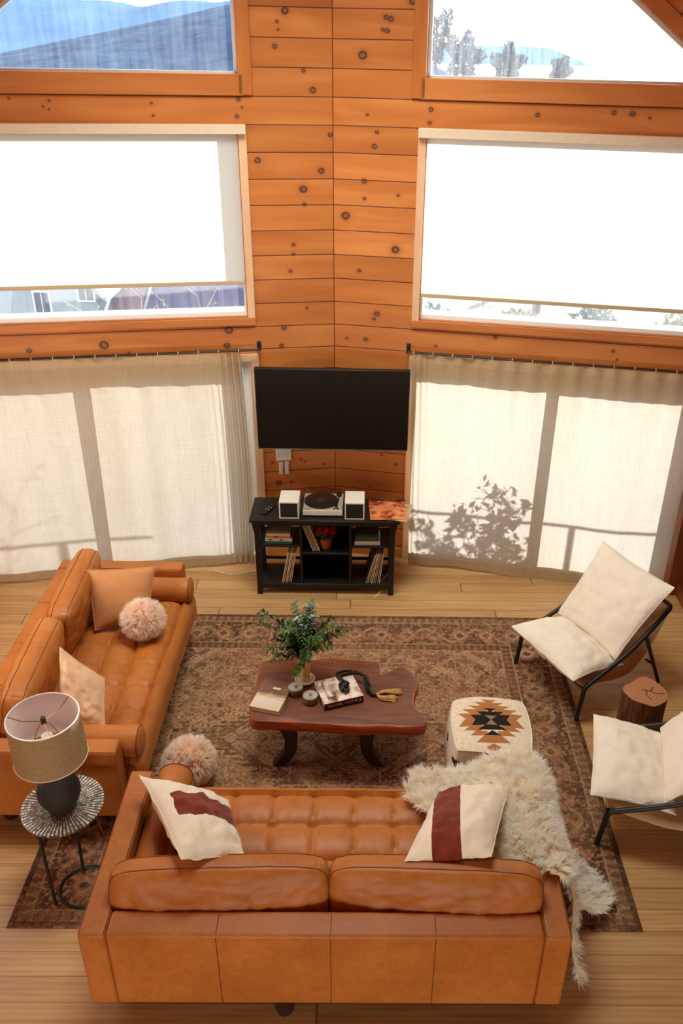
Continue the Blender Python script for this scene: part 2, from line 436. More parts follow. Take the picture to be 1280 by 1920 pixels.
def wbox(mb, sg, s0, s1, z0, z1, y0, y1):
    mb.box((sg * s0, y0, z0), (sg * s1, y1, z1))
win_n = 0
for sg, nm in ((-1, 'left'), (1, 'right')):
    # upper gable window
    win_n += 1
    root = bpy.data.objects.new('window_%d' % win_n, None); C.objects.link(root); root.matrix_world = WM[sg]; struct(root)
    mb = MB(); wbox(mb, sg, S_U - 0.095, S_U, Z_SILL - 0.13, 5.62, -0.022, 0.0)
    mb.build('side_casing', M['trimZ'], root, bevel=0.003)
    mb = MB(); wbox(mb, sg, S_U - 0.03, HALF - 0.04, Z_SILL - 0.135, Z_SILL, -0.022, 0.0)
    mb.build('sill_casing', M['trimX'], root, bevel=0.003)
    mb = MB(); mb.prism([(S_U, DIAG(S_U)), (2.72, DIAG(2.72)), (2.72, DIAG(2.72) + 0.12), (S_U, DIAG(S_U) + 0.12)],
                        lambda p: (sg * p[0], -0.022, p[1]), lambda p: (sg * p[0], 0, p[1]))
    mb.build('slanted_casing', M['trimX'], root, bevel=0.003)
    fr = MB(); fw = 0.022
    wbox(fr, sg, S_U, S_U + fw, Z_SILL, DIAG(S_U), 0.07, 0.12)
    wbox(fr, sg, S_U, 2.70, Z_SILL, Z_SILL + fw * 0.7, 0.07, 0.12)
    fr.prism([(S_U, DIAG(S_U)), (2.71, DIAG(2.71)), (2.68, DIAG(2.68) - fw*1.3), (S_U, DIAG(S_U) - fw*1.3)], lambda p: (sg*p[0], 0.07, p[1]), lambda p: (sg*p[0], 0.12, p[1]))
    fr.build('window_frame', M['vinyl'], root)
    mb = MB(); mb.prism([(S_U, Z_SILL), (2.70, Z_SILL), (S_U, DIAG(S_U))], lambda p: (sg*p[0], 0.094, p[1]), lambda p: (sg*p[0], 0.098, p[1]))
    mb.build('glass_pane', M['glassL'] if sg < 0 else M['glassR'], root)
    # middle window
    win_n += 1
    root = bpy.data.objects.new('window_%d' % win_n, None); C.objects.link(root); root.matrix_world = WM[sg]; struct(root)
    mb = MB(); wbox(mb, sg, S_M - 0.062, S_M - 0.004, Z_MB - 0.05, Z_MT, -0.02, 0.0)
    mb.build('side_casing', M['trimlight'], root, bevel=0.003)
    mb = MB(); wbox(mb, sg, S_M - 0.062, S_ME + 0.05, Z_MB - 0.062, Z_MB - 0.004, -0.024, 0.0)
    mb.build('sill_casing', M['trimX'], root, bevel=0.003)
    fr = MB()
    wbox(fr, sg, S_M, S_M + 0.014, Z_MB, Z_MT, 0.03, 0.13); wbox(fr, sg, S_ME - 0.03, S_ME, Z_MB, Z_MT, 0.03, 0.13)
    wbox(fr, sg, S_M, S_ME, Z_MB, Z_MB + 0.035, 0.035, 0.13); wbox(fr, sg, S_M, S_ME, Z_MT - 0.03, Z_MT, 0.05, 0.13)
    fr.build('window_frame', M['vinyl'], root)
    mb = MB(); wbox(mb, sg, S_M - 0.02, S_ME, Z_MB - 0.02, Z_MB + 0.012, 0.14, 0.27)
    mb.build('outer_sill', M['beige'], root)
    mb = MB(); wbox(mb, sg, S_M, S_ME, Z_MB, Z_MT, 0.094, 0.098)
    mb.build('glass_pane', M['glassL'] if sg < 0 else M['glassR'], root)
    # patio door
    d = bpy.data.objects.new('door_%d' % (1 if sg < 0 else 2), None); C.objects.link(d); d.matrix_world = WM[sg]; struct(d)
    mb = MB(); wbox(mb, sg, S_D - 0.065, S_D - 0.003, 0, D_T + 0.065, -0.02, 0.0)
    mb.build('side_casing', M['trimlight'], d, bevel=0.003)
    mb = MB(); wbox(mb, sg, S_D - 0.003, HALF - 0.04, D_T + 0.003, D_T + 0.065, -0.02, 0.0)
    mb.build('head_casing', M['trimlight'], d, bevel=0.003)
    mid = 1.87
    for a, b, yo in ((S_D + 0.012, mid + 0.035, 0.05), (mid - 0.035, S_DE - 0.012, 0.10)):
        fr = MB()
        wbox(fr, sg, a, a + 0.05, 0.03, D_T, yo, yo + 0.04); wbox(fr, sg, b - 0.065, b, 0.03, D_T, yo, yo + 0.04)
        wbox(fr, sg, a, b, 0.03, 0.19, yo, yo + 0.04); wbox(fr, sg, a, b, D_T - 0.07, D_T, yo, yo + 0.04)
        sp = fr.build('sliding_panel', M['vinyl'], d)
        g = MB(); wbox(g, sg, a + 0.05, b - 0.065, 0.19, D_T - 0.07, yo + 0.018, yo + 0.022)
        g.build('glass_pane', M['glassL'], sp)
    fr = MB(); wbox(fr, sg, S_D, S_DE, 0.0, 0.03, -0.0, 0.15)
    wbox(fr, sg, S_D, S_D + 0.012, 0.03, D_T, 0.01, 0.15); wbox(fr, sg, S_DE - 0.012, S_DE, 0.03, D_T, 0.01, 0.15)
    fr.build('door_frame', M['vinyl'], d)

# floor, side walls, back wall, ceiling
XL, XR = CX - 2.99, CX + 2.99
YW = CY - HALF * math.sin(WA)
mb = MB()
mb.prism([(XL, -2.0), (XR, -2.0), (XR, YW + 0.0), (CX, CY + 0.01), (XL, YW + 0.0)], lambda p: (p[0], p[1], -0.12), lambda p: (p[0], p[1], 0.0))
struct(mb.build('floor', M['floor']))
RX = lambda x: 6.22 - 0.747 * abs(x - CX)
mb = MB(); mb.box((XL - 0.15, -2.0, 0), (XL, YW + 0.03, RX(XL)))
struct(mb.build('wall_far_left', M['wallS']))
mb = MB(); mb.box((XR, -2.0, 0), (XR + 0.15, YW + 0.03, RX(XR)))
struct(mb.build('wall_far_right', M['wallS']))
mb = MB(); mb.prism([(XL - .15, 0), (XR + .15, 0), (XR + .15, RX(XR)), (CX, RX(CX)), (XL - .15, RX(XL))], lambda p: (p[0], -2.15, p[1]), lambda p: (p[0], -2.0, p[1]))
struct(mb.build('wall_back', M['wallB']))
mb = MB()
for a, b in ((XL - 0.5, CX), (CX, XR + 0.5)):
    mb.prism([(a, RX(a)), (b, RX(b)), (b, RX(b) + 0.15), (a, RX(a) + 0.15)], lambda p: (p[0], -2.2, p[1]), lambda p: (p[0], CY + 0.25, p[1]))
struct(mb.build('ceiling', M['ceil']))
mb = MB(); mb.box((XR - 0.10, YW - 0.14, 0), (XR, YW - 0.02, 2.1)); 
struct(mb.build('trim_1', M['post'], bevel=0.004))
mb = MB(); mb.box((XR - 0.018, -2, 0), (XR, YW - 0.14, 0.11))
struct(mb.build('baseboard_right', M['post'], bevel=0.003))
mb = MB(); mb.box((XL, -2, 0), (XL + 0.018, YW - 0.02, 0.11))
struct(mb.build('baseboard_left', M['post'], bevel=0.003))
for sg, nm in ((-1, 'left_corner'), (1, 'right_corner')):
    mb = MB(); wbox(mb, sg, 0.0, S_D - 0.067, 0, 0.10, -0.016, 0)
    struct(mb.build('baseboard_' + nm, M['trimX'], M=WM[sg], bevel=0.003))

mb = MB(); mb.box((XL, -2.0, 2.5), (XR, 0.3, 2.72))
struct(mb.build('floor_loft', M['floor']))

# ------------------------------------------------------------------ blinds
for sg, lab in ((-1, 'cream roller blind with a shaded strip at its right edge, above the left curtain'), (1, 'cream roller blind over the right middle window')):
    b = thing('roller_blind', lab, 'blind', group=None)
    b.matrix_world = WM[sg]
    mb = MB(); wbox(mb, sg, S_M - 0.058, S_ME + 0.06, 3.572, 3.636, -0.062, -0.0)
    mb.build('valance', M['valance'], b, bevel=0.004)
    zb = 2.515 if sg < 0 else 2.44
    mb = MB(); mb.grid(lambda u, v: (sg * (S_M + 0.004 + u * (S_ME - S_M - 0.02)), -0.006, zb + v * (3.60 - zb)), 8, 8)
    sh = mb.build('blind_cloth', M['blind'], b)
    mb = MB(); wbox(mb, sg, S_M + 0.004, S_ME - 0.016, zb - 0.022, zb + 0.008, -0.014, 0.002)
    mb.build('bottom_rail', M['blindrail'], b, bevel=0.003)

# ------------------------------------------------------------------ curtains
random.seed(4)
for sg, lab in ((-1, 'long cream linen curtain hanging left of the television'), (1, 'long cream linen curtain hanging right of the television')):
    rod = thing('curtain_rod', 'black curtain rod above the %s curtain' % ('left' if sg < 0 else 'right'), 'curtain rod')
    rod.matrix_world = WM[sg]
    mb = MB(); mb.tube([(sg * 0.625, -0.095, 1.99), (sg * 2.96, -0.095, 1.99)], 0.0085, 10)
    mb.build('rod', M['blackmetal'], rod, smooth=True)
    mb = MB(); wbox(mb, sg, 0.60, 0.632, 1.965, 2.035, -0.012, 0.0); wbox(mb, sg, 0.607, 0.625, 1.982, 1.998, -0.105, 0.0)
    mb.build('bracket', M['blackmetal'], rod, bevel=0.003)
    s0t, s0b = (0.775, 0.765) if sg < 0 else (0.66, 0.70)
    s1t, s1b = (2.93, 2.93)
    amp0 = 0.022
    def cf(u, v, sg=sg, s0t=s0t, s0b=s0b):
        # v: 0 bottom .. 1 top ; u along the wall
        zt = 1.985; zb = 0.015 + (0.018 * math.sin(u * 9) if sg > 0 else 0.018 * math.sin(u * 7 + 1))
        s0 = s0b + (s0t - s0b) * v
        if sg < 0: s0 += 0.035 * math.sin(v * PI) * (1 - v) * 0 - 0.02 * math.sin(v * PI)
        s = s0 + (2.93 - s0) * u
        z = zb + (zt - zb) * v
        if v > 0.94: z -= 0.010 * abs(math.sin((s - s0) / 0.157 * PI)) ** 0.7 * ((v - 0.94) / 0.06)
        nz = mnoise.noise(Vector((s * 1.9, z * 0.45, 3.3 + sg)))
        n2 = mnoise.noise(Vector((s * 6.0, z * 0.7, 8.1 + sg)))
        bunch = math.exp(-((s - s0) / 0.16) ** 2) if sg < 0 else 0.3 * math.exp(-((s - s0) / 0.1) ** 2)
        off = 0.098 + 0.024 * nz + 0.010 * n2 + 0.009 * math.sin((s - s0) / 0.157 * 2 * PI + 2 * nz) * max(0, (v - .7) / .3) ** 1.5
        off += bunch * 0.028 * math.sin((s - s0) / 0.05 * 2 * PI)
        off += 0.02 * (1 - v) ** 2
        return (sg * s, -off, z)
    mb = MB(); mb.grid(cf, 300, 40)
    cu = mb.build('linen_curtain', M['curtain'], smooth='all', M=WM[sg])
    tag(cu, lab, 'curtain')
    mb = MB(); s = s0t + 0.01
    while s < 2.92:
        mb.tube([(sg * s, -0.095 + 0.013 * math.cos(a), 1.988 + 0.013 * math.sin(a)) for a in [2 * PI * k / 10 for k in range(10)]], 0.003, 5, closed=True)
        s += 0.157
    mb.build('curtain_ring', M['beige'], cu, smooth=True)['kind'] = 'stuff'
    cu.children[-1]['label'] = 'small pale curtain rings along the rod'

# ------------------------------------------------------------------ outside
M['deck'] = mat_plain('deck_boards', srgb(150, 132, 110), 0.8, nscale=4)
M['ground'] = mat_plain('ground_winter_grass', srgb(120, 122, 112), 0.95, nscale=0.6, var=0.25)
M['road'] = mat_plain('pale_gravel', srgb(206, 200, 190), 0.95, nscale=1.0, var=0.1)
def hill_mat(name, c0, c1, sc):
    t = NT(name); v = t.coord()
    n = t.noise(t.mapping(v, (1, 1, 1.6)), sc, 8, 0.7)
    t.pbr(t.ramp(n, [(0.35, c0), (0.65, c1)]), 0.95, spec=0.0)
    return t.m
M['hill'] = hill_mat('wooded_hillside', srgb(44, 66, 92), srgb(74, 98, 124), 0.05)  # distance haze painted into the blues of hillside and mountain
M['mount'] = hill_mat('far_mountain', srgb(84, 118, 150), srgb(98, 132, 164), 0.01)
def hill(name, lab, y0, depth, x0, x1, ridge, base, mat, seed):
    mb = MB()
    def f(u, v):
        x = x0 + (x1 - x0) * u
        h = ridge(u)
        hh = base + (h - base) * math.sin(min(1, v * 1.0) * PI / 2) ** 1.3
        hh += (h - base) * 0.03 * mnoise.noise(Vector((x / depth * 9, v * 6, seed))) * (1 - v * 0.5)
        if v > 0.97: hh += (h - base) * 0.02 * mnoise.noise(Vector((x / depth * 60, 1, seed)))
        return (x, y0 + depth * v, hh)
    mb.grid(f, 120, 24)
    o = mb.build(name, mat, smooth='all')
    struct(o)
    return o
mb = MB(); mb.grid(lambda u, v: (-260 + 520 * u, 11 + 600 * v ** 2, -5.2 - 14 * min(1, v * 1.6)), 30, 30)
o = mb.build('ground', M['ground']); struct(o)
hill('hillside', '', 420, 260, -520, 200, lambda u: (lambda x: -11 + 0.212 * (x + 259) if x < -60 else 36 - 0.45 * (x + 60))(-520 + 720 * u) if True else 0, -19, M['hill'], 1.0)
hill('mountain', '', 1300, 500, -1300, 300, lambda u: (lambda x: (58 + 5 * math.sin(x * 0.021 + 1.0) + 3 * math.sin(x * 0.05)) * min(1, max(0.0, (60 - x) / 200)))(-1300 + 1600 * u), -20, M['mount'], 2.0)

def leaf_quads(mb, pts, size, rng, var=0.5, flat=None):
    for p in pts:
        a = Vector((rng.uniform(-1, 1), rng.uniform(-1, 1), rng.uniform(-1, 1))).normalized()
        b = a.cross(Vector((rng.uniform(-1, 1), rng.uniform(-1, 1), rng.uniform(-1, 1)))).normalized()
        s = size * rng.uniform(1 - var, 1 + var)
        p = Vector(p)
        n = a.cross(b) * s * 0.12
        mb.add([p - a * s, p + b * s * 0.45 + n, p + a * s, p - b * s * 0.45 + n], [(0, 1, 2, 3)])
M['leafdark'] = mat_plain('dark_evergreen_leaf', srgb(52, 70, 66), 0.8, nscale=8, var=0.2)
M['leafout'] = mat_plain('dry_shrub_leaf', srgb(112, 112, 72), 0.8, nscale=8, var=0.2)
M['twig'] = mat_plain('pale_twig_bark', srgb(206, 190, 130), 0.8, nscale=12)
M['bark'] = mat_plain('bark_brown', srgb(84, 64, 48), 0.9, nscale=20, var=0.2)
# deck
mb = MB(); mb.prism([(-4.2, 6.2), (-4.2, 8.3), (CX, 9.2), (3.6, 8.2), (3.6, 6.2), (CX, CY + .17)], lambda p: (p[0], p[1], -0.2), lambda p: (p[0], p[1], -0.06))
struct(mb.build('deck', M['deck']))
for sg, out, lab in ((-1, 1.45, 'deck railing outside the left patio door'), (1, 1.15, 'deck railing outside the right patio door')):
    t = thing('deck_railing', lab, 'railing'); t.matrix_world = WM[sg]
    mb = MB(); mb.tube([(sg * s, out, 0.93) for s in (0.3, 3.4)], 0.016, 8)
    mb.build('handrail', M['blackmetal'], t, smooth=True)
    for s in ((1.05, 3.3) if sg < 0 else (0.4, 2.55)):
        mb = MB(); wbox(mb, sg, s - 0.022, s + 0.022, -0.06, 0.92, out - 0.02, out + 0.02)
        mb.build('post', M['blackmetal'], t)
# shrubs beside the deck
def shrub(name, loc, h, rad, nl, lab, leafm, stems, seed, lsize=0.035, group=None, zc=0.45, bark='bark'):
    rng = random.Random(seed)
    t = thing(name, lab, 'shrub', loc, group=group)
    br = MB(); pts = []
    for k in range(stems):
        a = rng.uniform(0, 2 * PI); L = h * rng.uniform(0.65, 1.0)
        p = Vector((rng.uniform(-.04, .04), rng.uniform(-.04, .04), 0)); path = [p.copy()]
        d = Vector((math.cos(a) * rad / h * rng.uniform(.3, 1), math.sin(a) * rad / h * rng.uniform(.3, 1), 1)).normalized()
        n = 9
        for i in range(n):
            d = (d + Vector((rng.uniform(-.18, .18), rng.uniform(-.18, .18), 0))).normalized()
            p = p + d * L / n; path.append(p.copy())
            if i > 1:
                q = p.copy(); e = Vector((rng.uniform(-1, 1), rng.uniform(-1, 1), rng.uniform(0.1, .8))).normalized()
                sub = [q.copy()]
                for j in range(3): q = q + e * L * 0.06; sub.append(q.copy()); pts += [q + Vector((rng.gauss(0, .03), rng.gauss(0, .03), rng.gauss(0, .03))) for _ in range(nl // (stems * n * 3) + 1)]
                br.tube(sub, 0.003, 4)
        br.tube(path, [0.010 * (1 - i / (n + 2)) for i in range(n + 1)], 5)
    br.build('stem', M[bark], t)
    lf = MB(); leaf_quads(lf, pts, lsize, rng)
    lf.build('foliage', leafm, t)
    return t
p = wall_point(1, 1.82, 0, -0.85)
shrub('shrub', (p.x, p.y, -0.06), 1.25, 0.75, 900, 'leafy shrub on the deck whose shadow falls on the right curtain', M['leafdark'], 16, 11, 0.045)
shrub('tall_twiggy_shrub', (-2.45, 8.7, -0.06), 2.12, 0.4, 120, 'pale twiggy shrub outside under the left blind, nearer the far left', M['twig'], 7, 12, 0.02, bark='twig')
shrub('tall_twiggy_shrub', (-1.62, 8.9, -0.06), 2.35, 0.18, 50, 'pale twig standing outside under the right end of the left blind', M['twig'], 3, 15, 0.02, bark='twig')
# neighbour house below the slope
M['siding'] = mat_plain('blue_grey_siding', srgb(140, 152, 162), 0.8, nscale=2, var=0.04)
M['roofp'] = mat_plain('purple_shingle_roof', srgb(66, 62, 92), 0.9, nscale=30, var=0.2)
M['roofr'] = mat_plain('mauve_shingle_roof', srgb(96, 70, 84), 0.9, nscale=30, var=0.2)
M['wglass'] = mat_plain('dark_window_glass', srgb(58, 74, 96), 0.2)
hs = thing('house', 'neighbouring house with blue-grey siding and purple roofs seen below the left blind', 'house', (-9, 26, -10))
mb = MB(); mb.prism([(-3.8, 0), (0.75, 0), (0.75, 7.6), (-1.4, 9.4), (-3.8, 7.6)], lambda p: (p[0], 0, p[1]), lambda p: (p[0], 7, p[1]))
mb.build('wall', M['siding'], hs)
mb = MB()
for a, b in (((-4.3, 7.15), (-1.4, 9.45)), ((-1.4, 9.45), (1.2, 7.2))):
    mb.prism([a, b, (b[0], b[1] + .16), (a[0], a[1] + .16)], lambda p: (p[0], -0.5, p[1]), lambda p: (p[0], 7.3, p[1]))
mb.build('roof', M['siding'], hs)
mb = MB(); mb.prism([(0, 6.2), (4.5, 8.1), (4.5, 8.3), (0, 6.4)], lambda p: (0.95, p[0] - 0.6, p[1]), lambda p: (1.95, p[0] - 0.6, p[1]))
mb.build('roof', M['roofr'], hs)
mb = MB(); mb.prism([(0, 6.1), (5.5, 8.2), (5.5, 8.4), (0, 6.3)], lambda p: (2.05, p[0] - 0.6, p[1]), lambda p: (8.0, p[0] - 0.6, p[1]))
mb.build('roof', M['roofp'], hs)
mb = MB(); mb.box((0.8, 0.3, 0), (7.8, 6, 6.2)); mb.build('wall', M['siding'], hs)
for (x, z) in ((-0.9, 7.05), (0.45, 7.45)):
    mb = MB(); mb.box((x - .27, -0.05, z - .36), (x + .27, 0.02, z + .36)); w = mb.build('window', M['vinyl'], hs)
    mb = MB(); mb.box((x - .21, -0.07, z - .3), (x - .02, -0.04, z + .3)); mb.box((x + .02, -0.07, z - .3), (x + .21, -0.04, z + .3)); mb.build('pane', M['wglass'], w)
# hedge of bushes seen under the right blind
for i in range(5):
    rng = random.Random(40 + i)
    x = 2.0 + i * 2.35; y = 25 + rng.uniform(-.6, .6)
    t = thing('bush', '%s of five bushes in a row outside below the right blind' % ['leftmost', 'second from the left', 'middle', 'second from the right', 'rightmost'][i], 'bush', (x, y, -8), group='bushes beyond the deck')
    f = MB(); pts = []
    for _ in range(1100):
        d = Vector((rng.gauss(0, 1), rng.gauss(0, 1), rng.gauss(0, 1))).normalized() * rng.uniform(.55, 1.0)
        pts.append((d.x * 1.12, d.y * 1.1, 4.1 + d.z * 1.35))
    leaf_quads(f, pts, 0.13, rng); f.build('foliage', M['leafout'] if i % 2 else M['leafdark'], t)
    s = MB(); s.tube([(0, 0, -2), (0.05, 0, 1.5), (0, 0, 4.0)], [.14, .11, .05], 8); s.build('trunk', M['bark'], t)
# trees seen through the hazy upper right window
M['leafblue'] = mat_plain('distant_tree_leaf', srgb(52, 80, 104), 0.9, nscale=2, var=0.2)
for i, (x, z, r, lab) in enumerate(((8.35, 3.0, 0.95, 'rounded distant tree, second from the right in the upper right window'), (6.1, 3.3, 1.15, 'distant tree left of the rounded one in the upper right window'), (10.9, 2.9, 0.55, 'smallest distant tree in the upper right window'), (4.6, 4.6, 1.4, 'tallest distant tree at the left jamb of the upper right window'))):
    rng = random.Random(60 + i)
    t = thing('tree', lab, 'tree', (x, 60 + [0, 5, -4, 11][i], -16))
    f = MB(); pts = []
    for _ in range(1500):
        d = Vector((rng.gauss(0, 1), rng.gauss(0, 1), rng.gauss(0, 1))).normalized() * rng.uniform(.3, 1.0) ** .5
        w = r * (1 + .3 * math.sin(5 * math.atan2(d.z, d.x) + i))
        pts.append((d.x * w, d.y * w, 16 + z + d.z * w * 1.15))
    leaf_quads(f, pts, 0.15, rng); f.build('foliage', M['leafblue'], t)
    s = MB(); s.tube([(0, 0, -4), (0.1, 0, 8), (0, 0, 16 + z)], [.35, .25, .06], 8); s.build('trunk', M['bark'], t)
# ------------------------------------------------------------------ soft shapes
def fbm(p, f, seed, o=3):
    s = 0; a = 1
    for _ in range(o):
        s += a * mnoise.noise(Vector(p) * f + Vector((seed, seed * 1.7, seed * .3))); a *= .5; f *= 2
    return s
def frame_from(corners):
    c = [Vector(p) for p in corners]          # c00 c10 c11 c01 (left-bottom, right-bottom, right-top, left-top)
    o = (c[0] + c[1] + c[2] + c[3]) / 4
    X = ((c[1] - c[0]) + (c[2] - c[3])).normalized()
    Y = ((c[3] - c[0]) + (c[2] - c[1]))
    N = X.cross(Y).normalized(); Y = N.cross(X).normalized()
    return Matrix(((X.x, Y.x, N.x, o.x), (X.y, Y.y, N.y, o.y), (X.z, Y.z, N.z, o.z), (0, 0, 0, 1)))
def pillow_mb(loc, t, rim=0.0, bow=0.05, p=2.2, n=30, wr=0.006, seed=1.0, ex=0.55, sag=0.0, rnd=0.0, foldf=None):
    """loc: four local corner points; two bulged faces joined along the outline (with a side band when rim > 0)"""
    c = [Vector(q) for q in loc]
    c0 = sum(c, Vector()) / 4
    w = ((c[1] - c[0]).length + (c[2] - c[3]).length) / 2; h = ((c[3] - c[0]).length + (c[2] - c[1]).length) / 2
    X = (c[1] - c[0]).normalized(); Y = (c[3] - c[0]).normalized(); N = X.cross(Y).normalized()
    def P(u, v, s):
        uu = u * 2 - 1; vv = v * 2 - 1
        # rounded outline for box cushions, bowed edges for throw pillows
        b = bow
        ub = uu * (1 - b * (1 - vv * vv) * abs(uu) ** 3); vb = vv * (1 - b * (1 - uu * uu) * abs(vv) ** 3)
        if rnd:
            m = (abs(uu) * abs(vv)) ** 6
            ub *= 1 - rnd * m; vb *= 1 - rnd * m
        a = (ub + 1) / 2; d = (vb + 1) / 2
        q = c[0] * (1 - a) * (1 - d) + c[1] * a * (1 - d) + c[2] * a * d + c[3] * (1 - a) * d
        k = max(0.0, (1 - abs(uu) ** p) * (1 - abs(vv) ** p)) ** ex
        z = rim / 2 + (t - rim) / 2 * k
        wri = wr * fbm((ub * w, vb * h, s * 3.0), 7, seed) * (0.3 + k)
        edge = wr * 0.5 * (mnoise.noise(Vector((uu * 4, seed, vv))) * abs(vv) ** 8 + mnoise.noise(Vector((vv * 4, seed + 5, uu))) * abs(uu) ** 8)
        q = q + N * (s * (z + wri) + edge * (1 - k) - sag * (1 - uu * uu) * (1 - vv * vv))
        if foldf: q = foldf(q, uu, vv, s)
        return q
    mb = MB()
    # spacing denser near the edges
    sp = lambda x: 0.5 - 0.5 * math.cos(PI * x) * (0.55) - 0.45 * (0.5 - x)
    mb.grid(lambda u, v: P(sp(u), sp(v), 1), n, n)
    mb.grid(lambda u, v: P(sp(u), sp(v), -1), n, n, flip=True)
    if rim:
        per = [(i / n, 0) for i in range(n)] + [(1, i / n) for i in range(n)] + [(1 - i / n, 1) for i in range(n)] + [(0, 1 - i / n) for i in range(n)]
        L = len(per); m = 4; vs = []
        for k in range(m + 1):
            s = 1 - 2 * k / m
            for (u, v) in per:
                a = P(sp(u), sp(v), 1); b = P(sp(u), sp(v), -1)
                q = a.lerp(b, k / m)
                out = (q - c0); out -= N * out.dot(N); out.normalize()
                vs.append(q + out * 0.012 * (1 - s * s))
        fs = []
        for k in range(m):
            for i in range(L):
                j = (i + 1) % L
                fs.append((k*L+i, (k+1)*L+i, (k+1)*L+j, k*L+j))
        mb.add(vs, fs)
    mb.edge = [P(sp(u), sp(v), 0) for (u, v) in [(i / n, 0) for i in range(n)] + [(1, i / n) for i in range(n)] + [(1 - i / n, 1) for i in range(n)] + [(0, 1 - i / n) for i in range(n)]]
    mb.P = P; mb.sp = sp
    return mb
def throw_pillow(name, label, corners, t, mat, wr=0.006, seed=1.0, bow=0.06, piping=None, foldf=None, ex=.55, group=None, n=34):
    F = frame_from(corners); Fi = F.inverted()
    loc = [Fi @ Vector(p) for p in corners]
    mb = pillow_mb(loc, t, 0, bow, wr=wr, seed=seed, foldf=foldf, ex=ex, n=n)
    o = mb.build(name, mat, smooth='all', M=F, weld=True)
    tag(o, label, 'pillow', group)
    pm = MB(); pm.tube(mb.edge, 0.0035 if not piping else 0.006, 6, closed=True)
    pm.build('piping', piping or mat, o, smooth=True)
    return o
def at_sofa(T, p): return T @ Vector(p)

# ------------------------------------------------------------------ leather sofa
def leather():
    t = NT('tan_leather'); v = t.coord()
    big = t.noise(v, 2.6, 3, 0.5); cr = t.n('ShaderNodeTexVoronoi', feature='DISTANCE_TO_EDGE', inp={'Vector': v, 'Scale': 260.0}).outputs['Distance']
    wr = t.noise(t.mapping(v, (1, 1, 1)), 16, 5, 0.65, 1.5)
    g = t.math('ADD', t.math('MULTIPLY', big, 0.6), t.math('MULTIPLY', wr, 0.4))
    col = t.ramp(g, [(0.3, srgb(156, 88, 34)), (0.52, srgb(178, 106, 46)), (0.72, srgb(194, 124, 62))])
    h = t.math('ADD', t.math('MULTIPLY', wr, 1.0), t.math('MULTIPLY', cr, 0.25))
    t.pbr(col, t.ramp(wr, [(0.3, (0.36,)*3), (0.7, (0.5,)*3)]), t.bump(h, 0.22, 0.006), spec=0.3)
    return t.m
M['leather'] = leather()
M['seam'] = mat_plain('leather_seam', srgb(112, 56, 26), 0.6, var=0.05)
M['darkwood'] = mat_plain('dark_stained_wood', srgb(44, 26, 18), 0.45, nscale=10, var=0.15)
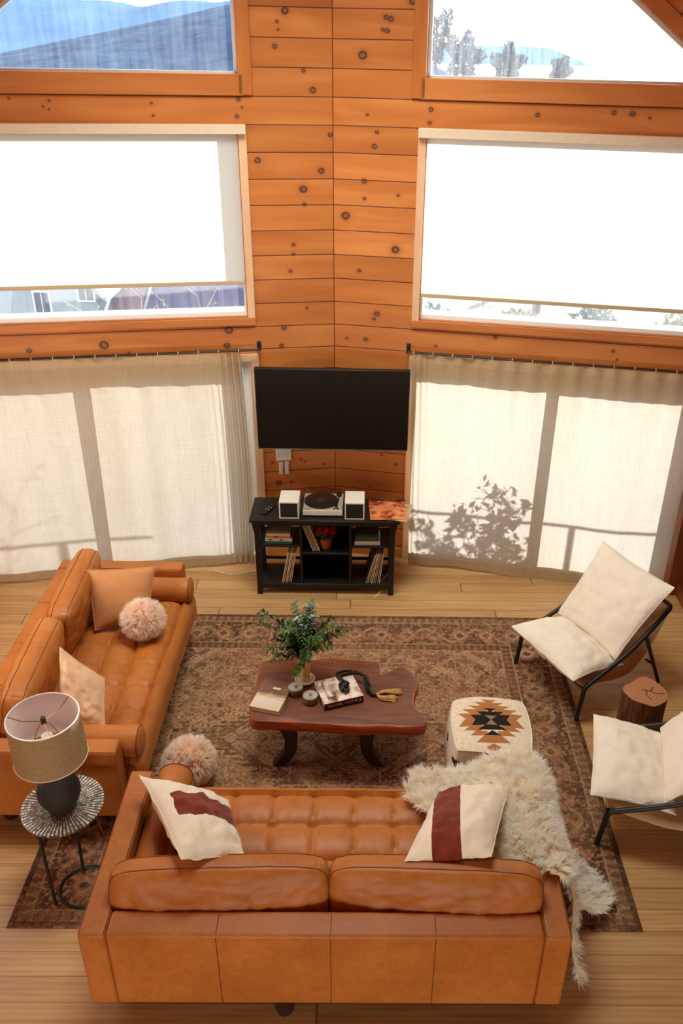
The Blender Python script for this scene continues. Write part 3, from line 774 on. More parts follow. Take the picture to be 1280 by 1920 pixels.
def make_sofa(W, D, ncol, label, M4, cush):
    """front faces +y, origin on the floor under the middle"""
    s = thing('leather_sofa', label, 'sofa', group=None)
    s.matrix_world = M4
    zb, za, AW = 0.125, 0.63, 0.125
    x0, x1 = -W / 2, W / 2
    L = M['leather']
    # frame: back panel and rail
    mb = MB(); mb.box((x0 + AW, 0, zb), (x1 - AW, 0.135, za))
    mb.build('back_panel', L, s, bevel=0.018, seg=4)
    npan = 4
    for i in range(1, npan):
        x = x0 + AW + (W - 2 * AW) * i / npan + (0.02 if i == 2 else 0)
        mb = MB(); mb.tube([(x, -0.001, zb + .01), (x, -0.001, za - .018), (x, 0.012, za - 0.001), (x, 0.12, za + 0.001)], 0.0022, 5)
        mb.build('seam', M['seam'], s)
    for sx in (-1, 1):
        a = x0 if sx < 0 else x1 - AW; b = a + AW
        mb = MB(); mb.box((a, -0.002, zb), (b, D - 0.03, za)); arm = mb.build('arm', L, s, bevel=0.016, seg=4)
        for e in (a + 0.009, b - 0.009):
            mb = MB(); mb.tube([(e, 0.008, za - .004), (e, D - 0.04, za - .004), (e, D - .032, zb + .03)], 0.0035, 6)
            mb.build('welt', M['seam'], arm, smooth=True)
    mb = MB(); mb.box((x0 + AW - 0.002, 0.12, zb), (x1 - AW + 0.002, D - 0.05, 0.29))
    mb.build('seat_rail', L, s, bevel=0.015, seg=3)
    # tufted seat cushion, one panel wrapping over the front edge
    SW = W - 2 * AW - 0.004; yb = 0.14; zs = 0.455
    flat = D + 0.02 - 0.06 - yb; arc = 0.06 * PI / 2; down = 0.10
    tot = flat + arc + down
    nrow = 4.0
    def f(u, v):
        x = -SW / 2 + SW * u
        d = tot * v
        if d < flat: y, z, ny, nz = yb + d, zs, 0, 1
        elif d < flat + arc:
            a = (d - flat) / 0.06
            y, z, ny, nz = yb + flat + 0.06 * math.sin(a), zs - 0.06 * (1 - math.cos(a)), math.sin(a), math.cos(a)
        else: y, z, ny, nz = yb + flat + 0.06, zs - 0.06 - (d - flat - arc), 1, 0
        rr = min(d / ((flat + 0.02) / nrow), nrow)
        fy = rr % 1.0 if rr < nrow else 0.5
        fx = (u * ncol) % 1.0
        edge = min(u, 1 - u) * SW
        sy = abs(math.sin(PI * fy)) if rr < nrow else 1.0
        sxx = abs(math.sin(PI * fx)) if rr < nrow else min(1, 0.6 + 0.4 * abs(math.sin(PI * fx)))
        hgt = 0.044 * (sy ** 0.5) * (0.74 + 0.26 * sxx ** 0.4) - 0.004 * (1 - min(1, sxx * 9)) + 0.004 * math.sin(x * 90 + 4 * y) * (1 - sy) ** 2 * sy * 4
        if rr < nrow and sy < 0.25 and sxx < 0.25: hgt -= 0.012
        hgt += 0.004 * fbm((x, y, 0), 6, 2.0)
        if edge < 0.03: hgt -= (0.03 - edge) * 0.8
        return (x, y + ny * hgt, z - 0.03 + nz * hgt)
    mb = MB(); mb.grid(f, ncol * 14, 84)
    mb.box((-SW / 2 + .01, yb, 0.28), (SW / 2 - .01, D - 0.055, zs - 0.075))
    mb.build('seat_cushion', L, s, smooth=True, angle=60)
    # bolsters
    for sx in (-1, 1):
        cx = sx * (W / 2 - AW - 0.098); r = 0.094; cz = zs + 0.058
        ya, yb2 = 0.20, D + 0.055
        prof = [(0.001, ya), (r * .8, ya + .004), (r, ya + .03)] + [(r * (1 + 0.012 * math.sin(k * 1.3)), ya + .03 + (yb2 - ya - .05) * k / 10) for k in range(1, 11)] + [(r * .96, yb2 - .006), (r * .8, yb2 + .004), (0.001, yb2 + .012)]
        Mx = Matrix.Rotation(-PI / 2, 4, 'X')     # z -> +y
        mb = MB(); mb.lathe([(a, b) for a, b in prof], 36, (cx, 0, cz), Mx)
        b = mb.build('bolster', L, s, smooth=True, angle=70, weld=True)
        mb = MB(); mb.tube([(cx + r * .985 * math.cos(a), yb2 - .01, cz + r * .985 * math.sin(a)) for a in [2 * PI * k / 32 for k in range(32)]], 0.004, 6, closed=True)
        mb.build('piping', M['seam'], b, smooth=True)
    # back cushions: (centre x, width, y, z, tilt, twist, thickness, height)
    for i, (cx, cw, y, z, tilt, tw, th, ch, dz) in enumerate(cush):
        mb = pillow_mb([(-cw/2, -ch/2, 0), (cw/2, -ch/2, 0), (cw/2, ch/2 + dz, 0), (-cw/2, ch/2 - dz, 0)], th, rim=0.095, bow=-0.02, p=3.2, n=44, wr=0.009, seed=5.0 + i * 3 + W, ex=.5, rnd=0.10)
        T = Matrix.Translation((cx, y, z)) @ Matrix.Rotation(tw, 4, 'Z') @ Matrix.Rotation(PI / 2 + tilt, 4, 'X')
        o = mb.build('back_cushion', L, s, smooth=True, angle=60, weld=True)
        o.matrix_local = T
        for sd in (1, -1):
            n = 44
            per = [(k / n, 0) for k in range(n)] + [(1, k / n) for k in range(n)] + [(1 - k / n, 1) for k in range(n)] + [(0, 1 - k / n) for k in range(n)]
            pm = MB(); pm.tube([mb.P(mb.sp(u), mb.sp(v), sd) for u, v in per], 0.0030, 5, closed=True)
            pm.build('piping', M['seam'], o, smooth=True)
    for lx in (x0 + 0.12, -0.21, x1 - 0.12):
        for ly in ((0.055 if lx == -0.21 else 0.20, D - 0.14)):
            mb = MB(); mb.lathe([(0.040, 0), (0.046, 0.02), (0.050, zb - 0.03), (0.052, zb + 0.002)], 20, (lx, ly, 0))
            mb.build('leg', M['darkwood'], s, smooth=True)
    return s
# sofa in front, its back to the camera
SF = Matrix.Translation((-0.159, 2.485, 0))
make_sofa(2.24, 1.03, 9, 'tan leather sofa with its back to the camera, in the foreground', SF,
          [(-0.508, 1.0, 0.235, 0.615, R(-14), R(2), 0.20, 0.345, 0.0), (0.505, 0.985, 0.235, 0.615, R(-14), R(-3.5), 0.205, 0.345, 0.012)])
# sofa on the left, facing the right
SL = Matrix.Translation((-2.335, 4.63, 0)) @ Matrix.Rotation(-PI / 2, 4, 'Z')
make_sofa(2.045, 0.965, 8, 'tan leather sofa along the left, behind the table lamp', SL,
          [(-0.425, 0.86, 0.27, 0.65, R(-12), R(2), 0.24, 0.44, 0.0), (0.425, 0.86, 0.27, 0.65, R(-13), R(3), 0.245, 0.44, 0.01)])

# ------------------------------------------------------------------ fabrics
def fabric(name, col, scale=220, var=0.06, rough=0.9, sheen=0.2, wrinkle=0.25, trans=0.0):
    t = NT(name); v = t.coord()
    w = t.noise(v, scale, 2); b = t.noise(v, 9, 4, 0.6, 1.0)
    g = t.math('ADD', t.math('MULTIPLY', w, 0.5), t.math('MULTIPLY', b, 0.5))
    c = t.ramp(g, [(0.3, tuple(x * (1 - var * 1.6) for x in col[:3])), (0.7, tuple(min(1, x * (1 + var)) for x in col[:3]))])
    t.pbr(c, rough, t.bump(b, wrinkle, 0.01), spec=0.15, sheen=sheen)
    return t.m
M['cream'] = fabric('cream_cotton', srgb(238, 228, 212), wrinkle=0.5)
M['canvas'] = fabric('beige_canvas_sling', srgb(224, 190, 150))
M['suede'] = fabric('tan_suede', srgb(198, 136, 88), wrinkle=0.3)
M['blush'] = fabric('blush_velvet', srgb(228, 184, 144), var=0.12, sheen=0.5, wrinkle=0.5)
def stripe_mat(name, x0, x1, y0=-9, y1=9, axis='X'):
    t = NT(name); v = t.coord(); sep = t.n('ShaderNodeSeparateXYZ', inp={0: v}); x, y, z = sep.outputs
    b = t.noise(v, 9, 4, 0.6, 1.0); w = t.noise(v, 200, 2)
    inx = t.math('MULTIPLY', t.math('GREATER_THAN', x, x0), t.math('LESS_THAN', x, x1))
    iny = t.math('MULTIPLY', t.math('GREATER_THAN', y, y0), t.math('LESS_THAN', y, y1))
    m = t.math('MULTIPLY', inx, iny)
    c1 = t.ramp(w, [(0.3, srgb(226, 208, 184)), (0.7, srgb(242, 228, 208))])
    c2 = t.ramp(b, [(0.3, srgb(104, 34, 18)), (0.7, srgb(130, 48, 28))])
    t.pbr(t.mix(m, c1, c2), 0.9, t.bump(b, 0.3, 0.012), spec=0.1, sheen=0.3)
    return t.m
# pillows on the front sofa
throw_pillow('throw_pillow', 'cream pillow with a rust-red patch, at the left end of the front sofa',
             [(-0.735, 3.36, 0.54), (-0.56, 2.83, 0.72), (-0.82, 2.68, 0.90), (-1.17, 3.30, 0.78)], 0.17, stripe_mat('cream_cloth_rust_patch', -0.13, 0.085, -9, 0.15), wr=0.018, seed=3.1, bow=0.05)
throw_pillow('throw_pillow', 'cream pillow with a rust-red stripe, at the right end of the front sofa',
             [(0.42, 3.42, 0.55), (0.80, 3.40, 0.62), (0.60, 2.74, 0.86), (0.20, 2.76, 0.80)], 0.19, stripe_mat('cream_cloth_rust_stripe', -0.14, 0.0), wr=0.018, seed=7.7, bow=0.03)
# pillows on the left sofa
throw_pillow('throw_pillow', 'square tan suede pillow with piping at the far end of the left sofa',
             [(-1.90, 4.93, 0.50), (-1.56, 5.10, 0.50), (-1.53, 5.30, 0.80), (-1.98, 5.15, 0.86)], 0.15, M['suede'], wr=0.004, seed=1.3, bow=0.05, piping=M['suede'])
throw_pillow('throw_pillow', 'crumpled blush velvet pillow at the near end of the left sofa',
             [(-1.83, 3.93, 0.54), (-1.56, 3.93, 0.50), (-1.62, 4.22, 0.66), (-1.86, 4.22, 0.90)], 0.17, M['blush'], wr=0.022, seed=9.3, bow=0.05)

# ------------------------------------------------------------------ fur
def fur_mat(name, c_root, c_tip):
    t = NT(name); a = t.n('ShaderNodeVertexColor', layer_name='tip').outputs[0]
    v = t.coord(); n = t.noise(v, 9, 3)
    sp = t.n('ShaderNodeSeparateColor', inp={0: a}).outputs[0]
    c = t.ramp(sp, [(0.0, c_root), (0.75, c_tip)])
    c = t.mix(t.ramp(n, [(0.52, (0, 0, 0)), (0.8, (0.4,)*3)]), c, c_root)
    d = t.n('ShaderNodeBsdfDiffuse', inp={'Color': c}).outputs[0]
    tl = t.n('ShaderNodeBsdfTranslucent', inp={'Color': c}).outputs[0]
    return t.surf(t.n('ShaderNodeMixShader', inp={0: 0.45, 1: d, 2: tl}).outputs[0])
M['furwhite'] = fur_mat('long_sheepskin_wool', srgb(255, 246, 228), srgb(255, 255, 250))
M['furblush'] = fur_mat('blush_fur_fibre', srgb(255, 224, 200), srgb(255, 248, 236))
def add_fur(name, mat, parent, pts, nrm, length, width, seed, lay=0.6, clump=0.03, grav=0.35, flow=None, segs=3):
    rng = np.random.default_rng(seed)
    n = len(pts); P = np.asarray(pts, float); N = np.asarray(nrm, float)
    key = np.floor(P / clump).astype(int)
    h = (key[:, 0] * 73856093 ^ key[:, 1] * 19349663 ^ key[:, 2] * 83492791) & 0xffff
    tab = rng.normal(size=(65536, 3))
    cl = tab[h]
    F = (np.asarray(flow, float) if flow is not None else 0)
    d = N + lay * (cl * 0.55 + rng.normal(size=(n, 3)) * 0.28) + F
    d /= np.linalg.norm(d, axis=1)[:, None]
    L = length * rng.uniform(0.6, 1.15, n)[:, None]
    side = np.cross(d, rng.normal(size=(n, 3))); side /= np.linalg.norm(side, axis=1)[:, None]
    V = []; tip = []
    cur = P.copy(); dd = d.copy()
    rings = []
    for s in range(segs):
        w = width * (1 - s / segs) * 0.5 + width * 0.08
        rings.append((cur - side * w, cur + side * w))
        cur = cur + dd * L / segs
        dd = dd + np.array([0, 0, -grav]) * (1.0 / segs) + cl * 0.12
        dd /= np.linalg.norm(dd, axis=1)[:, None]
    allv = []
    for a, b in rings: allv += [a, b]
    allv.append(cur)
    A = np.stack(allv, 1)                       # n, 2*segs+1, 3
    k = 2 * segs + 1
    verts = A.reshape(-1, 3)
    base = np.arange(n)[:, None] * k
    quads = np.concatenate([base + np.array([[2*s, 2*s+1, 2*s+3, 2*s+2]]) for s in range(segs - 1)], 0)
    tris = base + np.array([[2*segs-2, 2*segs-1, 2*segs]])
    me = bpy.data.meshes.new(name)
    me.vertices.add(len(verts)); me.vertices.foreach_set('co', verts.ravel())
    nl = quads.size + tris.size
    me.loops.add(nl); me.loops.foreach_set('vertex_index', np.concatenate([quads.ravel(), tris.ravel()]).astype(np.int32))
    npoly = len(quads) + len(tris)
    me.polygons.add(npoly)
    ls = np.concatenate([np.arange(len(quads)) * 4, quads.size + np.arange(len(tris)) * 3]).astype(np.int32)
    me.polygons.foreach_set('loop_start', ls)
    me.update(calc_edges=True)
    ca = me.color_attributes.new('tip', 'FLOAT_COLOR', 'POINT')
    tv = np.array([s / segs for s in range(segs) for _ in (0, 1)] + [1.0])
    tv = np.tile(tv, n)
    ca.data.foreach_set('color', np.stack([tv, tv, tv, np.ones_like(tv)], 1).ravel())
    me.materials.append(mat)
    me.polygons.foreach_set('use_smooth', [True] * npoly)
    o = bpy.data.objects.new(name, me); C.objects.link(o)
    if parent: o.parent = parent
    return o
def fur_ball(label, loc, r, sq, seed, n=15000, rot=0):
    rng = np.random.default_rng(seed)
    mb = MB(); mb.lathe([(max(.001, (r - .035) * math.sin(PI * k / 16)), -(r - .035) * sq * math.cos(PI * k / 16)) for k in range(17)], 24)
    o = mb.build('fur_ball_cushion', fabric('fur_backing_' + str(seed), srgb(214, 170, 136)), smooth='all', weld=True, loc=loc)
    tag(o, label, 'cushion')
    d = rng.normal(size=(n, 3)); d /= np.linalg.norm(d, axis=1)[:, None]
    p = d * (r - .037) * np.array([1, 1, sq])
    f = add_fur('fur', M['furblush'], o, p, d, 0.052, 0.0032, seed, lay=0.55, clump=0.022, grav=0.5)
    f['kind'] = 'stuff'
    return o
fur_ball('round blush fur cushion resting on the seat of the left sofa', (-1.555, 4.93, 0.60), 0.155, 0.92, 21)
fur_ball('round blush fur cushion on the rug between the two sofas', (-1.10, 4.03, 0.158), 0.170, 0.9, 22)
# ------------------------------------------------------------------ sheepskin over the sofa arm
_path = [(0.24, .515), (.62, .525), (.69, .60), (.78, .655), (.955, .665), (.998, .615), (1.035, .40), (1.12, .16), (1.26, .065), (1.36, .045)]
_cum = [0]
for _a, _b in zip(_path, _path[1:]): _cum.append(_cum[-1] + math.dist(_a, _b))
def path_at(a):
    for i in range(len(_path) - 1):
        if a <= _cum[i + 1] or i == len(_path) - 2:
            t = (a - _cum[i]) / (_cum[i + 1] - _cum[i])
            return (_path[i][0] + ((_path[i + 1][0] - _path[i][0])) * t, _path[i][1] + (_path[i + 1][1] - _path[i][1]) * t)
def throw_pt(a, y):
    # smooth the path a little
    xs = [path_at(a + d) for d in (-.04, -.02, 0, .02, .04)]
    x = sum(q[0] for q in xs) / 5; z = sum(q[1] for q in xs) / 5
    z += 0.018 * fbm((a, y, 0), 4, 3.3)
    x += 0.02 * mnoise.noise(Vector((a * 3, y * 3, 7))) * (1 if a > .8 else 0)
    if a > .85: x += 0.10 * max(0, (3.3 - abs(y - 3.2) * 2 - 2.9)) * (a - .85)
    if y > 3.60: z -= (y - 3.60) * 1.6; y = 3.60 + (y - 3.60) * .45
    return Vector((x, y, max(z, 0.02)))
_poly = [(.03, 3.38), (0, 3.48), (.05, 3.60), (.2, 3.62), (.33, 3.60), (.42, 3.70), (.6, 3.72), (.74, 3.64), (.82, 3.52), (.95, 3.50), (1.12, 3.46), (1.36, 3.38), (1.54, 3.24), (1.56, 3.12), (1.45, 3.02), (1.28, 3.0), (1.1, 3.06), (.96, 2.98), (.90, 2.84), (.80, 2.80), (.66, 2.82), (.56, 2.86), (.42, 3.0), (.24, 3.16), (.13, 3.3)]
def inpoly(a, y, poly):
    c = False; n = len(poly)
    for i in range(n):
        x1, y1 = poly[i]; x2, y2 = poly[i - 1]
        if (y1 > y) != (y2 > y) and a < (x2 - x1) * (y - y1) / (y2 - y1) + x1: c = not c
    return c
sk = MB(); g = 0.02
ids = {}
def gid(i, j):
    if (i, j) not in ids:
        ids[(i, j)] = len(sk.v); sk.v.append(tuple(throw_pt(i * g, 2.6 + j * g)))
    return ids[(i, j)]
for i in range(0, 80):
    for j in range(0, 60):
        if inpoly((i + .5) * g, 2.6 + (j + .5) * g, _poly):
            sk.f.append((gid(i, j), gid(i + 1, j), gid(i + 1, j + 1), gid(i, j + 1))); sk.mi.append(0)
# narrow strip of hide hanging down behind the arm
def strip(u, v):
    y = 2.93 - 0.26 * v - 0.03 * math.sin(v * 5); z = 0.64 - 0.60 * v ** 1.1
    w = 0.05 * (1 - 0.3 * v)
    return (1.005 + 0.085 * v + 0.012 * math.sin(v * 7) + 0.01 * u, y + (u - .5) * w * 2, z)
sk.grid(strip, 4, 24)
M['hide'] = fabric('sheepskin_hide', srgb(240, 204, 156), wrinkle=0.4)
skin = sk.build('sheepskin_throw', M['hide'], smooth='all')
_so = skin.modifiers.new('solid', 'SOLIDIFY'); _so.thickness = 0.008; _so.offset = 0
tag(skin, 'long-haired cream sheepskin draped over the right arm of the front sofa down to the rug', 'sheepskin throw')
_rng = random.Random(5); pts = []; nr = []; fl = []
while len(pts) < 42000:
    a = _rng.uniform(0, 1.58); y = _rng.uniform(2.78, 3.74)
    if not inpoly(a, y, _poly): continue
    if len(pts) % 1 == 0:
        p = throw_pt(a, y); da = throw_pt(a + .01, y) - p; dy = throw_pt(a, y + .01) - p
        n = da.cross(dy); n = n.normalized() if n.length > 1e-9 else Vector((0, 0, 1))
        if n.z < 0 and n.x < 0: n = -n
        pts.append(p); nr.append(n)
        o_ = Vector((a - .72, (y - 3.22) * 1.1, 0)); fl.append((da.normalized() * o_.x + dy.normalized() * o_.y) * 0.9)
for _ in range(2600):
    v = _rng.random(); u = _rng.random(); p = Vector(strip(u, v)); pts.append(p); nr.append(Vector((.55, -.2, .1))); fl.append(Vector((0, -.2, -1.0)))
_f = add_fur('fur', M['furwhite'], skin, pts, nr, 0.070, 0.0042, 8, lay=0.75, clump=0.028, grav=0.35, flow=fl)
_f['kind'] = 'stuff'

# ------------------------------------------------------------------ rug
RX0, RX1, RY0, RY1 = -1.888, 1.516, 2.966, 5.832
def rug():
    W, H = RX1 - RX0, RY1 - RY0
    nx, ny = 600, 506
    X, Y = np.meshgrid(np.linspace(0, W, nx + 1), np.linspace(0, H, ny + 1))
    mx = np.abs(X - W / 2); my = np.abs(Y - H / 2)          # mirrored field
    ex = W / 2 - mx; ey = H / 2 - my
    e = np.minimum(ex, ey)                                   # distance to the rug's edge
    along = np.where(ex < ey, my, mx)
    rng = np.random.default_rng(3)
    dark = np.array(srgb(78, 58, 44)[:3]); brown = np.array(srgb(134, 102, 76)[:3]); tan = np.array(srgb(186, 158, 124)[:3])
    rose = np.array(srgb(162, 112, 90)[:3]); pale = np.array(srgb(196, 166, 132)[:3]); moss = np.array(srgb(104, 94, 66)[:3])
    tri = lambda a: np.abs((a % 1.0) - 0.5) * 2
    sq = lambda a, s: np.floor(a / s)
    def cell(a, b, s, k):
        ia = sq(a, s).astype(int); ib = sq(b, s).astype(int)
        t = rng.random(65536); return t[((ia * 73856093) ^ (ib * 19349663) ^ (k * 83492791)) & 0xffff]
    fieldc = np.where((cell(mx, my, .018, 1) > .5)[..., None], tan, brown)
    # angular medallions, mirrored in both axes
    def diamond(cx, cy, a, b): return np.abs(mx - cx) / a + np.abs(my - cy) / b
    med = np.full(mx.shape, 9.0)
    for (cx, cy, a, b) in [(0, 0, .95, .62), (.95, .78, .42, .34), (0, .98, .36, .22), (1.25, .1, .26, .30), (.5, .62, .26, .22), (.62, 1.02, .2, .14), (1.3, .62, .15, .2)]:
        d = diamond(cx, cy, a, b)
        step = np.floor(d * 9 + 0.9 * tri((mx + my) / .09)) / 9          # stepped edges
        ring = (np.floor(step * 7)).astype(int)
        lines = (((step * 7 + .35 * tri(my / .05)) % 1) < .16) & (step < 1.25)
        inside = step < 1
        pal = np.stack([rose, dark, tan, moss, brown, pale, dark, rose])
        colr = pal[(ring + int(cx * 7 + cy * 5)) % 8] * .6 + np.array(srgb(134, 100, 78)[:3]) * .4
        mask = inside[..., None]
        fieldc = np.where(mask, colr, fieldc)
        edge = (np.abs(step - 1) < .06)[..., None]
        fieldc = np.where(edge, dark, fieldc)
        fieldc = np.where(lines[..., None], pale * .85, fieldc)
    # small geometric flowers and key lines over everything
    def motif(a, b, s, k):
        u = (a / s) % 1 - .5; v = (b / s) % 1 - .5
        r = np.maximum(np.abs(u), np.abs(v)); q = np.abs(u) + np.abs(v)
        c = cell(a, b, s, k)
        m1 = (q < .42) & (q > .27); m2 = (r < .12); m3 = (np.abs(np.abs(u) - np.abs(v)) < .05) & (r < .45)
        return np.where(c < .35, m1 | m2, np.where(c < .7, m3 | m2, m1 & m3)), c
    m, c = motif(mx, my, .13, 4)
    fieldc = np.where((m & (c < .8))[..., None], np.where((c < .4)[..., None], pale, dark), fieldc)
    m, c = motif(mx + .03, my + .05, .052, 5)
    fieldc = np.where((m & (c > .45))[..., None], np.where((c > .75)[..., None], rose, tan), fieldc)
    kx = (np.abs((mx / .065) % 1 - .5) < .06) & (cell(mx, my, .065, 6) > .55); ky = (np.abs((my / .065) % 1 - .5) < .06) & (cell(mx, my, .065, 7) > .55)
    fieldc = np.where((kx | ky)[..., None], pale * .9, fieldc)
    col = fieldc
    # borders, from inside out
    def band(e0, e1, base, f=None):
        nonlocal col
        mk = (e >= e0) & (e < e1)
        cc = np.broadcast_to(base, col.shape).copy()
        if f is not None: cc = f(cc)
        col = np.where(mk[..., None], cc, col)
    def guard(cc, s=.055, a=tan, b=dark):
        u = (along / s) % 1
        k = ((np.abs(u - .5) * 2 + ((e / .06) % 1 - .5).__abs__()) < .75)
        return np.where(k[..., None], a, cc)
    def mainb(cc):
        s = .21; u = (along / s) % 1 - .5; v = (e - .26) / .24
        r = np.hypot(u, v * 1.1); st = np.floor((np.abs(u) + np.abs(v)) * 12)
        k1 = (np.abs(u) + np.abs(v) < .44); k2 = (np.abs(u) + np.abs(v) < .30); k3 = (np.abs(u) + np.abs(v) < .15)
        wv = np.abs(v - .34 * np.sin(2 * np.pi * along / s * .5 + 1)) < .07
        cc = np.where(wv[..., None], pale * .8, cc)
        cc = np.where(k1[..., None], rose, cc); cc = np.where(k2[..., None], tan, cc); cc = np.where(k3[..., None], dark, cc)
        sm = (cell(along, e, .014, 9) > .82)
        return np.where(sm[..., None], pale * .75, cc)
    band(0, .035, dark * 0.8)
    band(.035, .10, brown * .7, lambda cc: guard(cc, .06, tan * .7, dark))
    band(.10, .112, tan)
    band(.112, .37, dark * 1.05, mainb)
    band(.37, .382, pale * .9)
    band(.382, .45, brown, lambda cc: guard(cc, .05, dark, dark))
    band(.45, .462, tan)
    # worn pile: abrash streaks and patches
    def vn(sx, sy, seed, amp):
        r = np.random.default_rng(seed); gx = r.random((int(H / sy) + 3, int(W / sx) + 3))
        fx = X / sx; fy = Y / sy; ix = fx.astype(int); iy = fy.astype(int); tx = fx - ix; ty = fy - iy
        tx = tx * tx * (3 - 2 * tx); ty = ty * ty * (3 - 2 * ty)
        return amp * ((gx[iy, ix] * (1 - tx) + gx[iy, ix + 1] * tx) * (1 - ty) + (gx[iy + 1, ix] * (1 - tx) + gx[iy + 1, ix + 1] * tx) * ty - .5)
    wear = vn(.5, .4, 1, .5) + vn(.12, .1, 2, .4) + vn(.012, .25, 4, .35) + vn(.3, .012, 5, .35) + vn(.02, .02, 6, .5)
    wear = np.clip(.50 + wear, 0, 1)[..., None]
    mean = np.array(srgb(154, 120, 94)[:3])
    col = col * (1 - wear * .8) + (mean * (0.9 + vn(.02, .02, 9, .8)[..., None])) * wear * .8
    wf = rng.normal(size=X.shape)[..., None]
    col = np.clip(col * np.array([.90, .80, .74]) * (1 + wf * .26), 0.004, 1)
    me = bpy.data.meshes.new('area_rug')
    Z = np.full_like(X, 0.009); Z += 0.0006 * wf[..., 0]
    Z[0, :] = Z[-1, :] = 0.002; Z[:, 0] = Z[:, -1] = 0.002
    V = np.stack([X + RX0, Y + RY0, Z], -1).reshape(-1, 3)
    me.vertices.add(len(V)); me.vertices.foreach_set('co', V.ravel())
    i, j = np.meshgrid(np.arange(nx), np.arange(ny)); a = (j * (nx + 1) + i).ravel()
    q = np.stack([a, a + 1, a + nx + 2, a + nx + 1], 1)
    me.loops.add(q.size); me.loops.foreach_set('vertex_index', q.ravel().astype(np.int32))
    me.polygons.add(len(q)); me.polygons.foreach_set('loop_start', (np.arange(len(q)) * 4).astype(np.int32))
    me.update(calc_edges=True)
    ca = me.color_attributes.new('weave', 'FLOAT_COLOR', 'POINT')
    cc = np.concatenate([col.reshape(-1, 3), np.ones((len(V), 1))], 1)
    ca.data.foreach_set('color', cc.ravel())
    t = NT('distressed_rug_weave'); vc = t.n('ShaderNodeVertexColor', layer_name='weave').outputs[0]
    v = t.coord(); w = t.noise(t.mapping(v, (420, 420, 1)), 1, 2, .6); w2 = t.noise(t.mapping(v, (60, 420, 1)), 1, 2, .6)
    ww = t.math('ADD', t.math('MULTIPLY', w, .5), t.math('MULTIPLY', w2, .5))
    c = t.mix(1.0, vc, t.ramp(ww, [(.3, (.55, .52, .5)), (.7, (1.3, 1.28, 1.25))]), 'MULTIPLY')
    t.pbr(c, 0.95, t.bump(ww, .4, .004), spec=.1)
    me.materials.append(t.m)
    o = bpy.data.objects.new('area_rug', me); C.objects.link(o)
    tag(o, 'large worn brown and rose oriental rug under the coffee table and front sofa', 'rug')
rug()

# ------------------------------------------------------------------ coffee table
def walnut(name, a, b, c, ax='X', rough=.42):
    t = NT(name); v = t.coord(); m = (0.8, 7, 7) if ax == 'X' else (7, .8, 7)
    g = t.noise(t.mapping(v, m), 2.2, 5, .62, 1.2)
    col = t.ramp(g, [(.3, a), (.5, b), (.72, c)])
    t.pbr(col, rough, t.bump(g, .1, .003), spec=.5)
    return t.m
M['slab'] = walnut('polished_walnut_slab', srgb(72, 34, 16), srgb(104, 52, 26), srgb(124, 68, 34))
M['liveedge'] = walnut('red_live_edge_bark', srgb(118, 48, 20), srgb(156, 70, 30), srgb(184, 92, 42))
TZ = 0.45
tb = thing('coffee_table', 'dark red live-edge wooden coffee table with a notch at its far right edge', 'coffee table', (-0.18, 4.4, 0))
def wpt(x, y, z=0): return Vector((x + 0.18, y - 4.4, z))
outl = [(-.724, 4.19), (-.735, 4.33), (-.715, 4.50), (-.712, 4.655), (-.63, 4.69), (-.50, 4.705), (-.36, 4.695), (-.22, 4.72), (-.10, 4.70), (.0, 4.695), (.092, 4.675), (.098, 4.60), (.105, 4.555), (.16, 4.555), (.21, 4.60), (.255, 4.625), (.31, 4.585), (.345, 4.51), (.352, 4.42), (.33, 4.33), (.325, 4.24), (.335, 4.19), (.385, 4.14), (.375, 4.05), (.25, 4.035), (.1, 4.045), (-.02, 4.035), (-.2, 4.05), (-.4, 4.065), (-.58, 4.075), (-.70, 4.085)]
def smooth_closed(p, n=4):
    out = []
    m = len(p)
    for i in range(m):
        a, b, c, d = (Vector((*p[(i + k - 1) % m], 0)) for k in range(4))
        for k in range(n):
            t = k / n
            q = 0.5 * ((2 * b) + (c - a) * t + (2 * a - 5 * b + 4 * c - d) * t * t + (3 * b - a - 3 * c + d) * t ** 3)
            out.append((q.x, q.y))
    return out
so = smooth_closed(outl)
cxm = sum(p[0] for p in so) / len(so); cym = sum(p[1] for p in so) / len(so)
# z levels: the top face is smaller, the live edge swells below it
levels = [(TZ - .085, .035), (TZ - .07, .004), (TZ - .035, -.004), (TZ - .008, .004), (TZ - .001, .009), (TZ, .013)]
def inset(p, d, k):
    q = Vector((p[0] - cxm, p[1] - cym)); L = q.length
    w = 1 + .6 * mnoise.noise(Vector((p[0] * 9, p[1] * 9, k * 1.3)))
    q = q * (1 - d * w / L); return (q.x + cxm, q.y + cym)
mb = MB(); rings = []
for k, (z, d) in enumerate(levels): rings.append([wpt(*inset(p, d, k), z) for p in so])
n = len(so); vs = [q for r in rings for q in r]; fs = []
mats = []
for k in range(len(levels) - 1):
    for i in range(n):
        j = (i + 1) % n; fs.append((k*n+i, k*n+j, (k+1)*n+j, (k+1)*n+i))
mb.cur = 1; mb.add(vs, fs)
mb.cur = 0; mb.add(rings[-1], [tuple(range(n))]); mb.add(rings[0], [tuple(range(n - 1, -1, -1))])
mb.build('tabletop', [M['slab'], M['liveedge']], tb, smooth=True, angle=50, weld=True)
